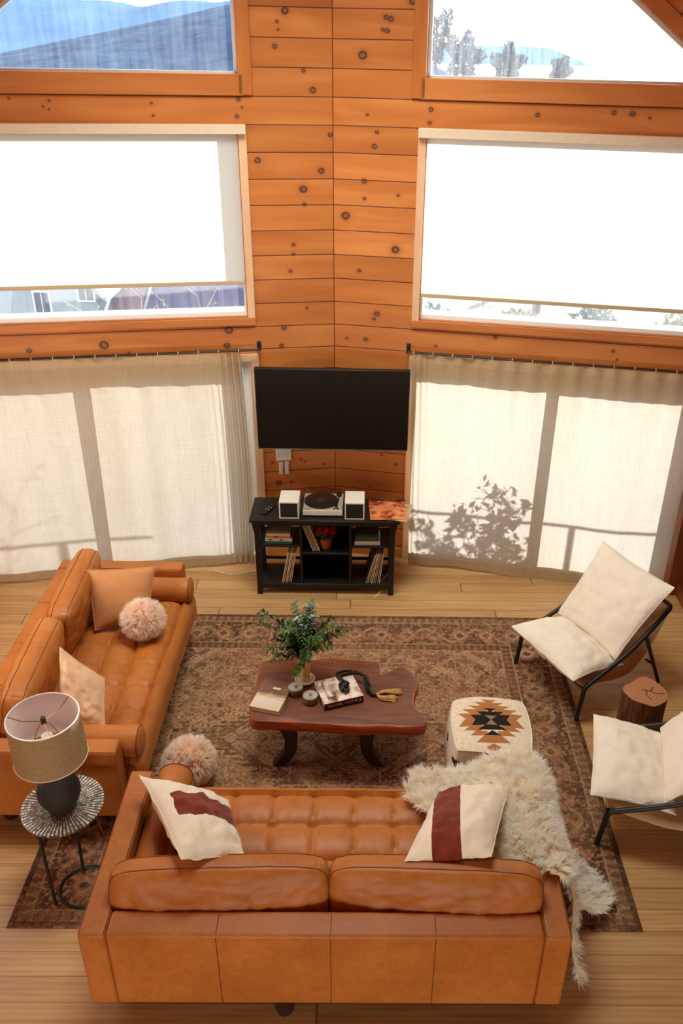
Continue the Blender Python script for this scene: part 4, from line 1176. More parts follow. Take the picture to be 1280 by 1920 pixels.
for (lx, flip) in ((-.52, 1), (.07, -1)):
    for yy in (4.17, 4.56):
        # bowed leg: a broad curved board bulging inwards
        pth = [(lx - .035 * flip, TZ - .08), (lx + .030 * flip, TZ - .14), (lx + .055 * flip, .23), (lx + .045 * flip, .13), (lx + .0 * flip, .05), (lx - .035 * flip, .012)]
        pp = []
        for i in range(len(pth) - 1):
            for k in range(5): t = k / 5; pp.append((pth[i][0] + (pth[i+1][0] - pth[i][0]) * t, pth[i][1] + (pth[i+1][1] - pth[i][1]) * t))
        pp.append(pth[-1])
        sm = [pp[0]] + [tuple((pp[i-1][k] + pp[i][k]*2 + pp[i+1][k]) / 4 for k in (0, 1)) for i in range(1, len(pp) - 1)] + [pp[-1]]
        L_ = [(x - .028, z) for x, z in sm] + [(x + .028, z) for x, z in reversed(sm)]
        # built as a ribbon of quads
        mb = MB(); vs = []; m = len(sm)
        for (x, z) in sm:
            for (dx, dy) in ((-.04, -.035), (.04, -.035), (.04, .035), (-.04, .035)): vs.append(wpt(x + dx, yy + dy, z))
        fs = [(0, 1, 2, 3), tuple((m - 1) * 4 + k for k in (3, 2, 1, 0))]
        for i in range(m - 1):
            for k in range(4): l = (k + 1) % 4; fs.append((i*4+k, (i+1)*4+k, (i+1)*4+l, i*4+l))
        mb.add(vs, fs); mb.build('leg', M['darkwood'], tb, bevel=.006, weld=True)
mb = MB(); mb.box(wpt(-.5, 4.34, .18), wpt(.05, 4.39, .23)); mb.build('stretcher', M['darkwood'], tb, bevel=.004)

# vase with greenery
M['vase'] = mat_plain('sand_glazed_ceramic', srgb(226, 200, 158), 0.4, nscale=40, var=.06)
M['white_stone'] = mat_plain('white_marble', srgb(222, 212, 196), 0.3, nscale=14, var=.05)
VX, VY = -0.395, 4.47
dsh = thing('round_dish', 'small round white dish under the vase on the coffee table', 'dish', (VX, VY, TZ + .001))
mb = MB(); mb.lathe([(.045, 0), (.064, .006), (.068, .018), (.062, .021), (.055, .010), (.001, .009)], 32); mb.build('dish_body', M['white_stone'], dsh, smooth=True, angle=50)
mb = MB(); mb.lathe([(.030, 0), (.036, .006), (.034, .04), (.037, .10), (.045, .17), (.053, .205), (.050, .206), (.042, .17), (.030, .06), (.001, .03)], 32)
vase = mb.build('vase', M['vase'], smooth=True, angle=50, loc=(VX, VY, TZ + .011))
tag(vase, 'slim sand-coloured vase holding eucalyptus on the coffee table', 'vase')
M['euca'] = mat_plain('silvery_eucalyptus_leaf', srgb(150, 176, 156), 0.7, nscale=10, var=.12)
M['fern'] = mat_plain('deep_green_leaf', srgb(74, 104, 52), 0.6, nscale=10, var=.25)
M['olive'] = mat_plain('light_green_leaf', srgb(118, 146, 70), 0.6, nscale=10, var=.2)
M['stemg'] = mat_plain('plant_stem', srgb(88, 78, 46), 0.7)
bq = thing('greenery_bouquet', 'bouquet of eucalyptus and dark green sprigs standing in the vase', 'bouquet', (VX, VY, TZ + .04))
rng = random.Random(77)
def leaf(mb, p, d, nrm, L, W):
    d = d.normalized(); s = d.cross(nrm)
    s = s.normalized() if s.length > 1e-6 else Vector((1, 0, 0))
    up = s.cross(d)
    pr = [(0, 0), (.25, .8), (.55, 1), (.85, .55), (1, 0)]
    vs = [p]
    for t, w in pr[1:-1]:
        vs += [p + d * L * t - s * W * w / 2 - up * L * .12 * t * t, p + d * L * t + s * W * w / 2 - up * L * .12 * t * t]
    vs.append(p + d * L - up * L * .18)
    mb.add(vs, [(0, 1, 2), (1, 3, 4, 2), (3, 5, 6, 4), (5, 7, 6)])
targets = []
# (tip x, tip y, tip z relative to vase mouth frame, kind)
for k in range(12): targets.append((rng.uniform(-.09, .10), rng.uniform(.03, .22), rng.uniform(.40, .50), 'euca'))
for k in range(22):
    a = rng.uniform(0, 2 * PI); targets.append((math.cos(a) * rng.uniform(.1, .24), math.sin(a) * rng.uniform(.06, .18) + .02, rng.uniform(.27, .42), 'fern'))
for t_ in [(-.31, .06, .40, 'fern'), (-.28, .14, .42, 'fern'), (-.25, -.06, .26, 'fern'), (-.20, -.10, .22, 'fern'), (.30, .02, .36, 'olive'), (.33, .06, .34, 'olive'), (.22, .04, .40, 'olive'), (-.04, -.17, .14, 'olive'), (.02, -.14, .24, 'fern'), (-.30, .2, .36, 'euca'), (.1, -.08, .34, 'olive')]: targets.append(t_)
for (tx, ty, tz, kind) in targets:
    st = MB(); lf = MB()
    p0 = Vector((rng.uniform(-.012, .012), rng.uniform(-.012, .012), .02)); p1 = Vector((rng.uniform(-.02, .02), rng.uniform(-.02, .02), .18)); p2 = Vector((tx, ty, tz))
    mid = Vector((tx * .35, ty * .35, .18 + (tz - .18) * .75))
    pts = [p0.lerp(p1, i / 4) for i in range(4)] + [p1 * (1 - t) ** 2 + mid * 2 * t * (1 - t) + p2 * t * t for t in [i / 14 for i in range(15)]]
    st.tube(pts, [.0028 * (1 - i / 26) for i in range(len(pts))], 5)
    LL, WW = {'euca': (.036, .027), 'fern': (.040, .017), 'olive': (.030, .019)}[kind]
    for i in range(5, len(pts)):
        d = (pts[i] - pts[i - 1]).normalized()
        for sd in range(5 if kind != 'euca' else 4):
            r_ = Vector((rng.uniform(-1, 1), rng.uniform(-1, 1), rng.uniform(-1, 1))); out = (r_ - d * r_.dot(d)).normalized()
            q = pts[i - 1].lerp(pts[i], rng.random())
            leaf(lf, q, out + d * .6, d + out * .1 + Vector((0, 0, .4)), LL * rng.uniform(.7, 1.2), WW * rng.uniform(.7, 1.2))
    s_ = st.build('stem', M['stemg'], bq, smooth='all')
    lf.build('leaves', M[kind], s_, smooth='all')

# candle tins
M['tin'] = mat_plain('grey_marbled_tin', srgb(120, 104, 84), 0.45, nscale=18, var=.2)
M['tinlid'] = mat_plain('grey_marbled_lid', srgb(168, 160, 146), 0.35, nscale=16, var=.12)
for (x, y, lab) in ((-.445, 4.345, 'round grey lidded candle tin nearer the vase'), (-.345, 4.265, 'round grey lidded candle tin nearer the table edge, beside the travel book')):
    t = thing('candle_tin', lab, 'candle tin', (x, y, TZ + .001), group='candle tins on the coffee table')
    mb = MB(); mb.lathe([(.038, 0), (.045, .004), (.045, .040), (.043, .042), (.001, .042)], 32); mb.build('tin_body', M['tin'], t, smooth=True, angle=40)
    mb = MB(); mb.lathe([(.047, .042), (.0475, .054), (.045, .056), (.041, .053), (.001, .053)], 32); l = mb.build('lid', M['tinlid'], t, smooth=True, angle=40)
    mb = MB(); mb.lathe([(.009, .053), (.010, .058), (.001, .060)], 12); mb.build('lid_knob', M['tin'], l, smooth=True, angle=40)

# books
M['pages'] = mat_plain('book_pages', srgb(226, 206, 176), 0.9, nscale=200, var=.06)
def book(name, label, corner, w, d, h, rz, cover, group=None, spine_side='x0', parts=True, tilt=None, cat='book'):
    t = thing(name, label, cat, corner, rz, group)
    if tilt is not None: t.rotation_euler = tilt
    c = .003
    mb = MB(); mb.box((0, 0, 0), (w, d, c)); mb.box((0, 0, h - c), (w, d, h))
    if spine_side == 'x0': mb.box((0, 0, c), (c, d, h - c))
    elif spine_side == 'y0': mb.box((0, 0, c), (w, c, h - c))
    cv = mb.build('cover', cover, t, bevel=.0008)
    mb = MB(); e = .004
    mb.box((c if spine_side == 'x0' else e, c if spine_side == 'y0' else e, c), (w - e, d - e, h - c)); mb.build('pages', M['pages'], t)
    return t, cv
def text_mesh(name, body, size, mat, parent, Mx, ext=.0004, bold=False):
    cu = bpy.data.curves.new(name, 'FONT'); cu.body = body; cu.size = size; cu.extrude = ext; cu.align_x = 'LEFT'
    o = bpy.data.objects.new(name + '_src', cu); C.objects.link(o)
    bpy.context.view_layer.update()
    me = bpy.data.meshes.new_from_object(o.evaluated_get(bpy.context.evaluated_depsgraph_get()))
    bpy.data.objects.remove(o)
    me.materials.clear(); me.materials.append(mat)
    q = bpy.data.objects.new(name, me); C.objects.link(q); q.parent = parent; q.matrix_local = Mx
    return q
def landscape_cover(name):
    t = NT(name); v = t.coord(); sep = t.n('ShaderNodeSeparateXYZ', inp={0: v}); x, y, z = sep.outputs
    nz = t.noise(t.mapping(v, (12, 30, 1)), 1.5, 5, .7, .5)
    g = t.math('ADD', t.math('MULTIPLY', y, 3.6), t.math('MULTIPLY', t.math('SUBTRACT', nz, .5), .35))
    c = t.ramp(g, [(0.0, srgb(198, 180, 160)), (.35, srgb(214, 196, 172)), (.46, srgb(184, 150, 116)), (.56, srgb(104, 70, 50)), (.75, srgb(128, 84, 58)), (1.0, srgb(112, 72, 50))])
    t.pbr(c, .35, spec=.5); return t.m
M['inkw'] = mat_plain('white_lettering', srgb(236, 226, 206), .5, var=0)
M['inkd'] = mat_plain('dark_lettering', srgb(60, 44, 36), .5, var=0)
ang = math.atan2(4.127 - 4.178, -.536 + .726)
b1, cv = book('coffee_table_book', 'landscape photo book at the left end of the coffee table', (-.726, 4.182, TZ + .001), .197, .285, .030, ang, landscape_cover('landscape_photo_cover'), spine_side='x0')
mb = MB(); mb.box((.085, .195, .0301), (.135, .213, .0306)); mb.build('title_label', M['inkw'], cv)
t = NT('interior_photo_cover'); v = t.coord(); nz = t.noise(t.mapping(v, (1, 1, 1)), 16, 3, .6); vo = t.n('ShaderNodeTexVoronoi', inp={'Vector': v, 'Scale': 22.0}).outputs['Color']
c = t.ramp(nz, [(.36, srgb(92, 62, 44)), (.46, srgb(186, 156, 136)), (.56, srgb(224, 206, 194)), (.7, srgb(232, 220, 210))])
t.pbr(c, .35, spec=.5); M['photo2'] = t.m
M['bookdark'] = mat_plain('dark_brown_book_cloth', srgb(58, 30, 20), .6)
ang2 = math.atan2(4.267 - 4.175, .0 + .254)
b2 = thing('coffee_table_book', 'thick travel photo book with dark lettered spine, under the black bead garland', 'book', (-.252, 4.178, TZ + .001), ang2)
w2, d2, h2 = .262, .232, .052
mb = MB(); mb.box((0, 0, 0), (w2, d2, .004)); mb.box((0, 0, .004), (w2, .004, h2 - .004)); cv = mb.build('cover', M['bookdark'], b2, bevel=.001)
mb = MB(); mb.box((0, 0, h2 - .004), (w2, d2, h2)); tc_ = mb.build('front_cover', M['photo2'], b2, bevel=.0008)
mb = MB(); mb.box((.004, .004, .004), (w2 - .004, d2 - .005, h2 - .004)); mb.build('pages', M['pages'], b2)
text_mesh('spine_title', 'TRAVEL HOME', .0315, M['inkw'], cv, Matrix.Translation((.018, -.0006, .016)) @ Matrix.Rotation(PI / 2, 4, 'X'))
text_mesh('cover_title', 'TRAVEL HOME', .027, M['inkd'], tc_, Matrix.Translation((.034, .215, h2 + .0004)) @ Matrix.Rotation(-PI / 2, 4, 'Z'))
mb = MB(); mb.lathe([(.009, 0), (.009, .001)], 14, (w2 - .022, 0, 0), None); 
o = mb.build('spine_emblem', M['inkw'], cv); o.matrix_local = Matrix.Translation((0, 0, 0.024)) @ Matrix.Rotation(PI / 2, 4, 'X')
# bead garland with tassels
M['bead'] = mat_plain('black_wood_bead', srgb(30, 22, 16), .4, var=.1)
M['jute'] = mat_plain('golden_jute', srgb(196, 150, 86), .9, nscale=120, var=.2)
gar = thing('bead_garland', 'black wooden bead garland with two golden tassels lying over the travel book', 'bead garland', (-.1, 4.35, TZ))
BP = [(-.13, 4.29, .075), (-.15, 4.33, .076), (-.13, 4.37, .078), (-.16, 4.41, .066), (-.17, 4.455, .064), (-.12, 4.48, .064), (-.06, 4.48, .064), (-.01, 4.455, .064), (.012, 4.41, .060), (.02, 4.365, .035), (.035, 4.335, .014), (.07, 4.325, .012)]
def catmull(P, n):
    P = [Vector(p) for p in P]; out = []
    for i in range(len(P) - 1):
        a = P[max(i - 1, 0)]; b = P[i]; c = P[i + 1]; d = P[min(i + 2, len(P) - 1)]
        for k in range(n):
            t = k / n; out.append(0.5 * ((2*b) + (c-a)*t + (2*a-5*b+4*c-d)*t*t + (3*b-a-3*c+d)*t**3))
    out.append(P[-1]); return out
def resample(P, step):
    out = [P[0]]; acc = 0
    for a, b in zip(P, P[1:]):
        L = (b - a).length
        while acc + L >= step:
            t = (step - acc) / L; a = a.lerp(b, t); L = (b - a).length; out.append(a); acc = 0
        acc += L
    return out
def sphere_into(mb, c, r, n=10, m=6, sc=(1, 1, 1)):
    mb.lathe([(max(1e-4, r * math.sin(PI * k / m)) , -r * math.cos(PI * k / m)) for k in range(m + 1)], n, c, Matrix.Diagonal((*sc, 1)))
bd = MB()
rr = random.Random(3)
for off in (-.010, .011):
    for q in resample(catmull(BP, 8), .0145):
        sphere_into(bd, (q.x + .1 + off + rr.uniform(-.003, .003), q.y - 4.35 - off + rr.uniform(-.003, .003), q.z + rr.uniform(0, .004)), .0105)
for _ in range(46):
    a = rr.uniform(0, 2 * PI); d = rr.uniform(0, .035)
    sphere_into(bd, (-.125 + .1 + d * math.cos(a), 4.33 - 4.35 + d * math.sin(a) * 1.3, .062 + rr.uniform(0, .022)), .0085)
b_ = bd.build('beads', M['bead'], gar, smooth='all'); b_['kind'] = 'stuff'
for (ex, ey, w) in ((.235, 4.365, .025), (.205, 4.285, .026)):
    tm = MB(); s0 = Vector((.075 + .1, 4.325 - 4.35, .016)); e0 = Vector((ex + .1, ey - 4.35, .012)); dr = (e0 - s0); sd = Vector((-dr.y, dr.x, 0)).normalized()
    md = s0 + dr * .35 + sd * (.012 if ey > 4.33 else -.022)
    for k in range(46):
        f = rr.uniform(-1, 1); g_ = rr.uniform(-.5, 1)
        P_ = [s0 + sd * f * .004, md + sd * f * w * .5 + Vector((0, 0, .008 * g_)), s0 + dr * .75 + sd * f * w + Vector((0, 0, .008 * g_ - .002)), e0 + dr.normalized() * rr.uniform(-.012, .012) + sd * f * w * 1.15 + Vector((0, 0, .006 * g_ - .006))]
        tm.tube(catmull(P_, 4), .0022, 4)
    tm.build('tassel', M['jute'], gar, smooth='all')
# ------------------------------------------------------------------ lounge chairs
def make_chair(label, M4, seed, seatc=None):
    """local +y runs to the back, origin on the floor between the front feet"""
    c = thing('lounge_chair', label, 'lounge chair'); c.matrix_world = M4
    B = M['blackmetal']; hw = .355
    for sx in (-1, 1):
        ft = Vector((sx * hw, 0.0, 0)); tp = Vector((sx * hw, .032, .285)); bk = Vector((sx * (hw - .03), .755, .69))
        mb = MB(); mb.tube([ft, ft.lerp(tp, .97)], .0165, 12); mb.build('leg', B, c, smooth=True, angle=50)
        # side rail bends out of the front leg and into the rear crossbar
        r = MB(); r.tube(catmull([tp + Vector((0, -.004, -.03)), tp + Vector((0, .008, -.004)), Vector((sx * (hw - .003), .075, .300)), Vector((sx * (hw - .014), .38, .425)), Vector((sx * (hw - .022), .58, .555)), Vector((sx * (hw - .028), .72, .665)), bk + Vector((-sx * .012, .02, .012)), bk + Vector((-sx * .06, .03, .018))], 5), .0165, 12)
        r.build('side_rail', B, c, smooth=True, angle=50)
        j = Vector((sx * (hw - .022), .56, .542)); fr = Vector((sx * (hw - .05), .83, 0))
        mb = MB(); mb.tube([j, fr], .014, 12); mb.build('leg', B, c, smooth=True, angle=50)
        mb = MB(); mb.tube([j.lerp(fr, .62), j.lerp(fr, .62) + Vector((-sx * .05, -.04, .03))], .009, 8); mb.build('brace', B, c, smooth=True, angle=50)
    mb = MB(); mb.tube([(-hw + .085, .785, .708), (hw - .085, .785, .708)], .0165, 12); mb.build('back_crossbar', B, c, smooth=True, angle=50)
    mb = MB(); mb.tube([(-hw, .03, .268), (hw, .03, .268)], .011, 10); mb.build('front_crossbar', B, c, smooth=True, angle=50)
    jz = .70 * .335 + .365
    mb = MB(); mb.tube([(-hw + .08, .62, .245), (hw - .08, .62, .245)], .010, 10); mb.build('rear_crossbar', B, c, smooth=True, angle=50)
    # canvas sling
    sl = [(.02, .275), (.07, .262), (.22, .228), (.38, .205), (.5, .225), (.6, .33), (.69, .49), (.775, .695)]
    def sf(u, v):
        P_ = catmull([(0, a, b) for a, b in sl], 6); q = P_[min(len(P_) - 1, int(round(v * (len(P_) - 1))))]
        return (-.325 + .65 * u, q.y, q.z + .012 * (2 * u - 1) ** 2)
    mb = MB(); mb.grid(sf, 10, 42); s = mb.build('canvas_sling', M['canvas'], c, smooth='all')
    so_ = s.modifiers.new('solid', 'SOLIDIFY'); so_.thickness = .006
    cw = .352
    def sag_front(q, uu, vv, sd):
        k = max(0, 1 - (vv + 1) * 1.2)
        return q + Vector((0, 0, -.035 * k * (1 - abs(uu) ** 4 * .2)))
    mb = pillow_mb([(-cw, -.085, .415), (cw, -.085, .415), (cw * .93, .40, .335), (-cw * .93, .40, .335)], .19, 0, bow=.045, wr=.016, seed=seed, p=2.4, n=34, sag=.015, ex=.55, foldf=sag_front)
    o = mb.build('seat_cushion', M['cream'], c, smooth='all', weld=True)
    pm = MB(); pm.tube(mb.edge, .003, 6, closed=True); pm.build('piping', M['cream'], o, smooth=True)
    mb = pillow_mb([(-cw * .95, .33, .39), (cw * .88, .33, .39), (cw * .98, .735, .895), (-cw * 1.08, .735, .885)], .18, 0, bow=.05, wr=.013, seed=seed + 4, p=2.4, n=34, sag=.02, ex=.55)
    o = mb.build('back_cushion', M['cream'], c, smooth='all', weld=True)
    pm = MB(); pm.tube(mb.edge, .003, 6, closed=True); pm.build('piping', M['cream'], o, smooth=True)
    return c
make_chair('cream cushioned black metal lounge chair nearer the right curtain', Matrix.Translation((1.325, 4.92, 0)) @ Matrix.Rotation(R(-61.9), 4, 'Z'), 1.0)
make_chair('cream cushioned black metal lounge chair cut off by the right edge of the photo', Matrix.Translation((1.4785, 3.882, 0)) @ Matrix.Rotation(R(-104.2), 4, 'Z'), 6.0)

# ------------------------------------------------------------------ log stump
t = NT('stump_end_grain'); v = t.coord(); vv = t.mapping(v, (1, 1, 0.05))
rg = t.n('ShaderNodeTexWave', wave_type='RINGS', rings_direction='Z', inp={'Vector': vv, 'Scale': 14.0, 'Distortion': 5.0, 'Detail': 4.0}).outputs['Fac']
t.pbr(t.ramp(rg, [(.0, srgb(168, 112, 78)), (.6, srgb(176, 120, 84)), (1, srgb(182, 126, 90))]), .8, spec=.2); M['endgrain'] = t.m
t = NT('stump_bark'); v = t.coord(); nz = t.noise(t.mapping(v, (9, 9, 1.5)), 4, 6, .7, .5)
t.pbr(t.ramp(nz, [(.35, srgb(70, 44, 26)), (.65, srgb(134, 92, 56))]), .9, t.bump(nz, .8, .02), spec=.15); M['stumpbark'] = t.m
st = thing('log_stump', 'split log stump used as a side table between the two lounge chairs', 'stump', (1.862, 4.44, 0))
shape = [(-.13, .02), (-.115, .07), (-.06, .10), (.0, .155), (.06, .165), (.12, .11), (.15, .02), (.14, -.05), (.09, -.10), (.03, -.125), (-.04, -.10), (-.10, -.05)]
ss = smooth_closed(shape, 4); n = len(ss)
mb = MB(); NZ = 14; vs = []
for k in range(NZ + 1):
    z = .40 * k / NZ
    for (x, y) in ss:
        a = math.atan2(y, x); w = 1.04 - .05 * z + .045 * mnoise.noise(Vector((x * 22, y * 22, z * 3)))
        vs.append((x * w, y * w, z if k < NZ else z - .004))
fs = [(k*n+i, k*n+(i+1)%n, (k+1)*n+(i+1)%n, (k+1)*n+i) for k in range(NZ) for i in range(n)]
mb.add(vs, fs); mb.add(vs[:n], [tuple(range(n - 1, -1, -1))])
mb.build('bark', M['stumpbark'], st, smooth='all')
mb = MB(); top = [(p[0] * .985, p[1] * .985, .40 + .006 * mnoise.noise(Vector((p[0] * 20, p[1] * 20, 0)))) for p in vs[-n:]]
mb.add(vs[-n:] + top, [(i, (i+1)%n, n+(i+1)%n, n+i) for i in range(n)] + [tuple(n + i for i in range(n))])
mb.build('cut_top', M['endgrain'], st)
mb = MB()
for pth in ([(-.01, .03), (.04, .02), (.08, -.005), (.135, -.01)], [(.02, .02), (.01, -.03), (.035, -.07)], [(.05, .02), (.075, .06)]):
    mb.tube([(x, y, .402) for x, y in pth], [.0025] * len(pth), 4)
mb.build('crack', M['bookdark'], st)

# ------------------------------------------------------------------ patterned pouf
def pouf():
    s, h, nb = .25, .44, 46
    P = bpy.data.objects
    def bulge(p):
        x, y, z = p
        r = Vector((x, y, z - h / 2))
        k = 1 - .10 * (abs(x / s) ** 2 * abs(y / s) ** 2)
        zz = (z - h / 2) / (h / 2)
        b = 1 + .12 * (1 - zz * zz) - .02
        x2, y2 = x * b * k, y * b * k
        z2 = h / 2 + zz * (h / 2) * (1 + .05 * (1 - (x / s) ** 2) * (1 - (y / s) ** 2)) - (.02 if zz > 0 else 0) * (abs(x / s) ** 4 + abs(y / s) ** 4) * .6 * abs(zz)
        z2 += .006 * fbm((x, y, z), 5, 4)
        return (x2, y2, max(0.0, z2))
    mb = MB(); n = 30
    mb.grid(lambda u, v: bulge((-s + 2*s*u, -s + 2*s*v, h)), n, n)
    mb.grid(lambda u, v: bulge((-s + 2*s*u, -s + 2*s*v, 0)), n, n, flip=True)
    for k in range(4):
        R_ = Matrix.Rotation(k * PI / 2, 4, 'Z')
        def g(u, v, R_=R_):
            q = R_ @ Vector((-s + 2*s*u, -s, h * v)); return bulge(tuple(q))
        mb.grid(g, n, 20)
    # pattern: stepped diamonds from horizontal rows, read off as half widths
    t = NT('cream_cloth_aztec_pattern'); v = t.coord(); sep = t.n('ShaderNodeSeparateXYZ', inp={0: v}); x, y, z = sep.outputs
    cr = t.ramp(t.noise(v, 60, 2), [(.3, srgb(214, 194, 168)), (.7, srgb(232, 216, 192))])
    tanc, blk, gry = srgb(172, 112, 70), srgb(38, 32, 26), srgb(138, 118, 96)
    ax = t.math('ABSOLUTE', x)
    topm = t.math('GREATER_THAN', z, h - .085)
    col = cr
    def tri_row(y0, y1, wa, wb, wi_a, wi_b, c):
        """trapezoid row between y0 and y1: half width wa->wb outside, wi_a->wi_b cut from the inside"""
        nonlocal col
        f = t.math('DIVIDE', t.math('SUBTRACT', y, y0), y1 - y0)
        ins = t.math('MULTIPLY', t.math('GREATER_THAN', f, 0.0), t.math('LESS_THAN', f, 1.0))
        wo = t.math('ADD', wa, t.math('MULTIPLY', f, wb - wa)); wi = t.math('ADD', wi_a, t.math('MULTIPLY', f, wi_b - wi_a))
        m = t.math('MULTIPLY', t.math('MULTIPLY', ins, t.math('LESS_THAN', ax, wo)), t.math('GREATER_THAN', ax, wi))
        col = t.mix(t.math('MULTIPLY', m, topm), col, c)
    # far half
    tri_row(.185, .215, .02, .05, -1, -1, tanc); tri_row(.150, .185, .055, .095, -1, -1, tanc)
    tri_row(.115, .150, .085, .135, .0, -1, tanc); tri_row(.075, .115, .125, .175, .02, .03, tanc); tri_row(.02, .075, .155, .205, .04, .06, tanc)
    # near half
    tri_row(-.045, .02, .205, .165, .06, .06, tanc); tri_row(-.080, -.045, .175, .14, .07, .05, tanc); tri_row(-.120, -.080, .14, .10, .04, .03, tanc)
    tri_row(-.175, -.120, .105, .055, -1, -1, tanc)
    tri_row(-.212, -.176, .036, .05, -1, -1, cr); tri_row(-.205, -.178, .045, .002, -1, -1, tanc); tri_row(-.232, -.205, .022, .045, -1, -1, tanc)
    # black centre
    tri_row(.090, .120, .005, .042, -1, -1, blk); tri_row(.062, .092, .055, .085, -1, -1, blk); tri_row(.02, .062, .098, .125, -1, -1, blk)
    tri_row(-.03, .02, .125, .098, -1, -1, blk); tri_row(-.070, -.03, .090, .045, -1, -1, blk); tri_row(-.118, -.074, .052, .002, -1, -1, blk)
    tri_row(.018, .055, .002, .038, -1, -1, gry); tri_row(-.026, .018, .036, .002, -1, -1, gry)
    # small black marks on the sides
    az = t.math('MULTIPLY', t.math('LESS_THAN', z, h - .09), 1.0)
    s1 = t.math('FRACT', t.math('MULTIPLY', t.math('ADD', x, y), 5.2)); s2 = t.math('FRACT', t.math('MULTIPLY', z, 7.5))
    d = t.math('ADD', t.math('ABSOLUTE', t.math('SUBTRACT', s1, .5)), t.math('ABSOLUTE', t.math('SUBTRACT', s2, .5)))
    m2 = t.math('MULTIPLY', t.math('MULTIPLY', t.math('LESS_THAN', d, .24), t.math('GREATER_THAN', t.math('SUBTRACT', s1, s2), -.05)), az)
    col = t.mix(m2, col, blk)
    t.pbr(col, .9, t.bump(t.noise(v, 180, 2), .2, .003), spec=.12)
    o = mb.build('patterned_pouf', t.m, smooth=True, angle=60, M=Matrix.Translation((.795, 4.085, .009)) @ Matrix.Rotation(R(-1.5), 4, 'Z'), weld=True)
    tag(o, 'square cream pouf with a brown and black stepped diamond pattern', 'pouf')
    sm = MB()
    sm.tube([bulge((-s + 2*s*i/20, -s, h)) for i in range(21)] + [bulge((s, -s + 2*s*i/20, h)) for i in range(1, 21)] + [bulge((s - 2*s*i/20, s, h)) for i in range(1, 21)] + [bulge((-s, s - 2*s*i/20, h)) for i in range(1, 20)], .004, 6, closed=True)
    sm.build('piping', M['cream'], o, smooth=True)
pouf()

# ------------------------------------------------------------------ side table and lamp
TXs, TYs, TS = -1.612, 3.315, .55
sd_ = thing('round_side_table', 'round side table with a black and pearl sunburst top holding the lamp', 'side table', (TXs, TYs, 0))
t = NT('pearl_sunburst_inlay'); v = t.coord(); sep = t.n('ShaderNodeSeparateXYZ', inp={0: v}); x, y, z = sep.outputs
r = t.math('SQRT', t.math('ADD', t.math('MULTIPLY', x, x), t.math('MULTIPLY', y, y))); a = t.math('ARCTAN2', y, x)
af = t.math('MULTIPLY', t.math('DIVIDE', a, 2 * PI), 64.0); ai = t.math('FLOOR', af); ar = t.math('FRACT', t.math('ADD', af, 64.0))
ro = t.math('ADD', t.math('MULTIPLY', r, 62.0), t.math('MULTIPLY', t.n('ShaderNodeTexWhiteNoise', noise_dimensions='1D', inp={'W': ai}).outputs['Value'], 1.0)); ri = t.math('FLOOR', ro); rf = t.math('FRACT', ro)
m = t.math('MULTIPLY', t.math('MULTIPLY', t.math('GREATER_THAN', ar, .26), t.math('LESS_THAN', ar, .86)), t.math('GREATER_THAN', rf, .14))
wn2 = t.n('ShaderNodeTexWhiteNoise', noise_dimensions='2D', inp={'Vector': t.n('ShaderNodeCombineXYZ', inp={0: ai, 1: ri}).outputs[0]}).outputs['Value']
pc = t.ramp(wn2, [(0, srgb(118, 104, 92)), (.5, srgb(190, 178, 162)), (1, srgb(226, 218, 206))])
t.pbr(t.mix(m, srgb(30, 22, 18), pc), t.math('SUBTRACT', .5, t.math('MULTIPLY', m, .28)), spec=.5); M['inlay'] = t.m
M['brass'] = mat_plain('aged_brass', srgb(150, 112, 62), .35, metal=1.0, nscale=20)
mb = MB(); mb.lathe([(.001, TS - .03), (.195, TS - .03), (.208, TS - .022), (.215, TS - .010), (.214, TS - .002), (.205, TS), (.10, TS - .002), (.001, TS - .002)], 64)
mb.build('tabletop', M['inlay'], sd_, smooth=True, angle=40)
mb = MB(); mb.lathe([(.150, TS - .045), (.150, TS - .03), (.001, TS - .03)], 32); mb.build('apron', M['blackmetal'], sd_, smooth=True, angle=40)
for (fx, fy, tx, ty, mt, rr_) in ((-.058, -.205, -.095, -.14, 'blackmetal', .009), (.035, .0, .02, .06, 'blackmetal', .009), (.25, -.02, .12, .06, 'brass', .004)):
    mb = MB(); mb.tube([(tx, ty, TS - .03), (fx, fy, .012)], rr_, 10); mb.build('leg', M[mt], sd_, smooth=True, angle=40)
for (cx_, cy_, rx_, ry_, a0, a1) in ((.12, .10, .155, .16, -60, 250),):
    pass
mb = MB(); mb.tube([(.10 + .165 * math.cos(a), -.10 + .135 * math.sin(a), .012) for a in [2 * PI * k / 40 for k in range(40)]], .009, 8, closed=True)
mb.build('base_ring', M['blackmetal'], sd_, smooth=True)
lm = thing('table_lamp', 'table lamp with a dark round base and oatmeal drum shade, at the left edge', 'lamp', (TXs + .0, TYs - .01, TS + .002))
M['lampbase'] = mat_plain('charcoal_ceramic', srgb(46, 42, 36), .75, nscale=20, var=.1, bump=.2)
t = NT('oatmeal_linen_shade'); v = t.coord(); n1 = t.noise(t.mapping(v, (60, 60, 160)), 2, 4, .7); n2 = t.noise(v, 130, 3)
c = t.ramp(t.math('ADD', t.math('MULTIPLY', n1, .5), t.math('MULTIPLY', n2, .5)), [(.34, srgb(168, 142, 104)), (.66, srgb(208, 184, 146))])
ds = t.n('ShaderNodeBsdfDiffuse', inp={'Color': c}).outputs[0]; tl = t.n('ShaderNodeBsdfTranslucent', inp={'Color': c}).outputs[0]
t.surf(t.n('ShaderNodeMixShader', inp={0: .35, 1: ds, 2: tl}).outputs[0]); M['shade'] = t.m
M['shadein'] = mat_plain('white_shade_lining', srgb(246, 236, 234), .8, var=.01)
M['bulb'] = mat_plain('frosted_bulb', srgb(236, 214, 204), .3, var=0)
rb = .112
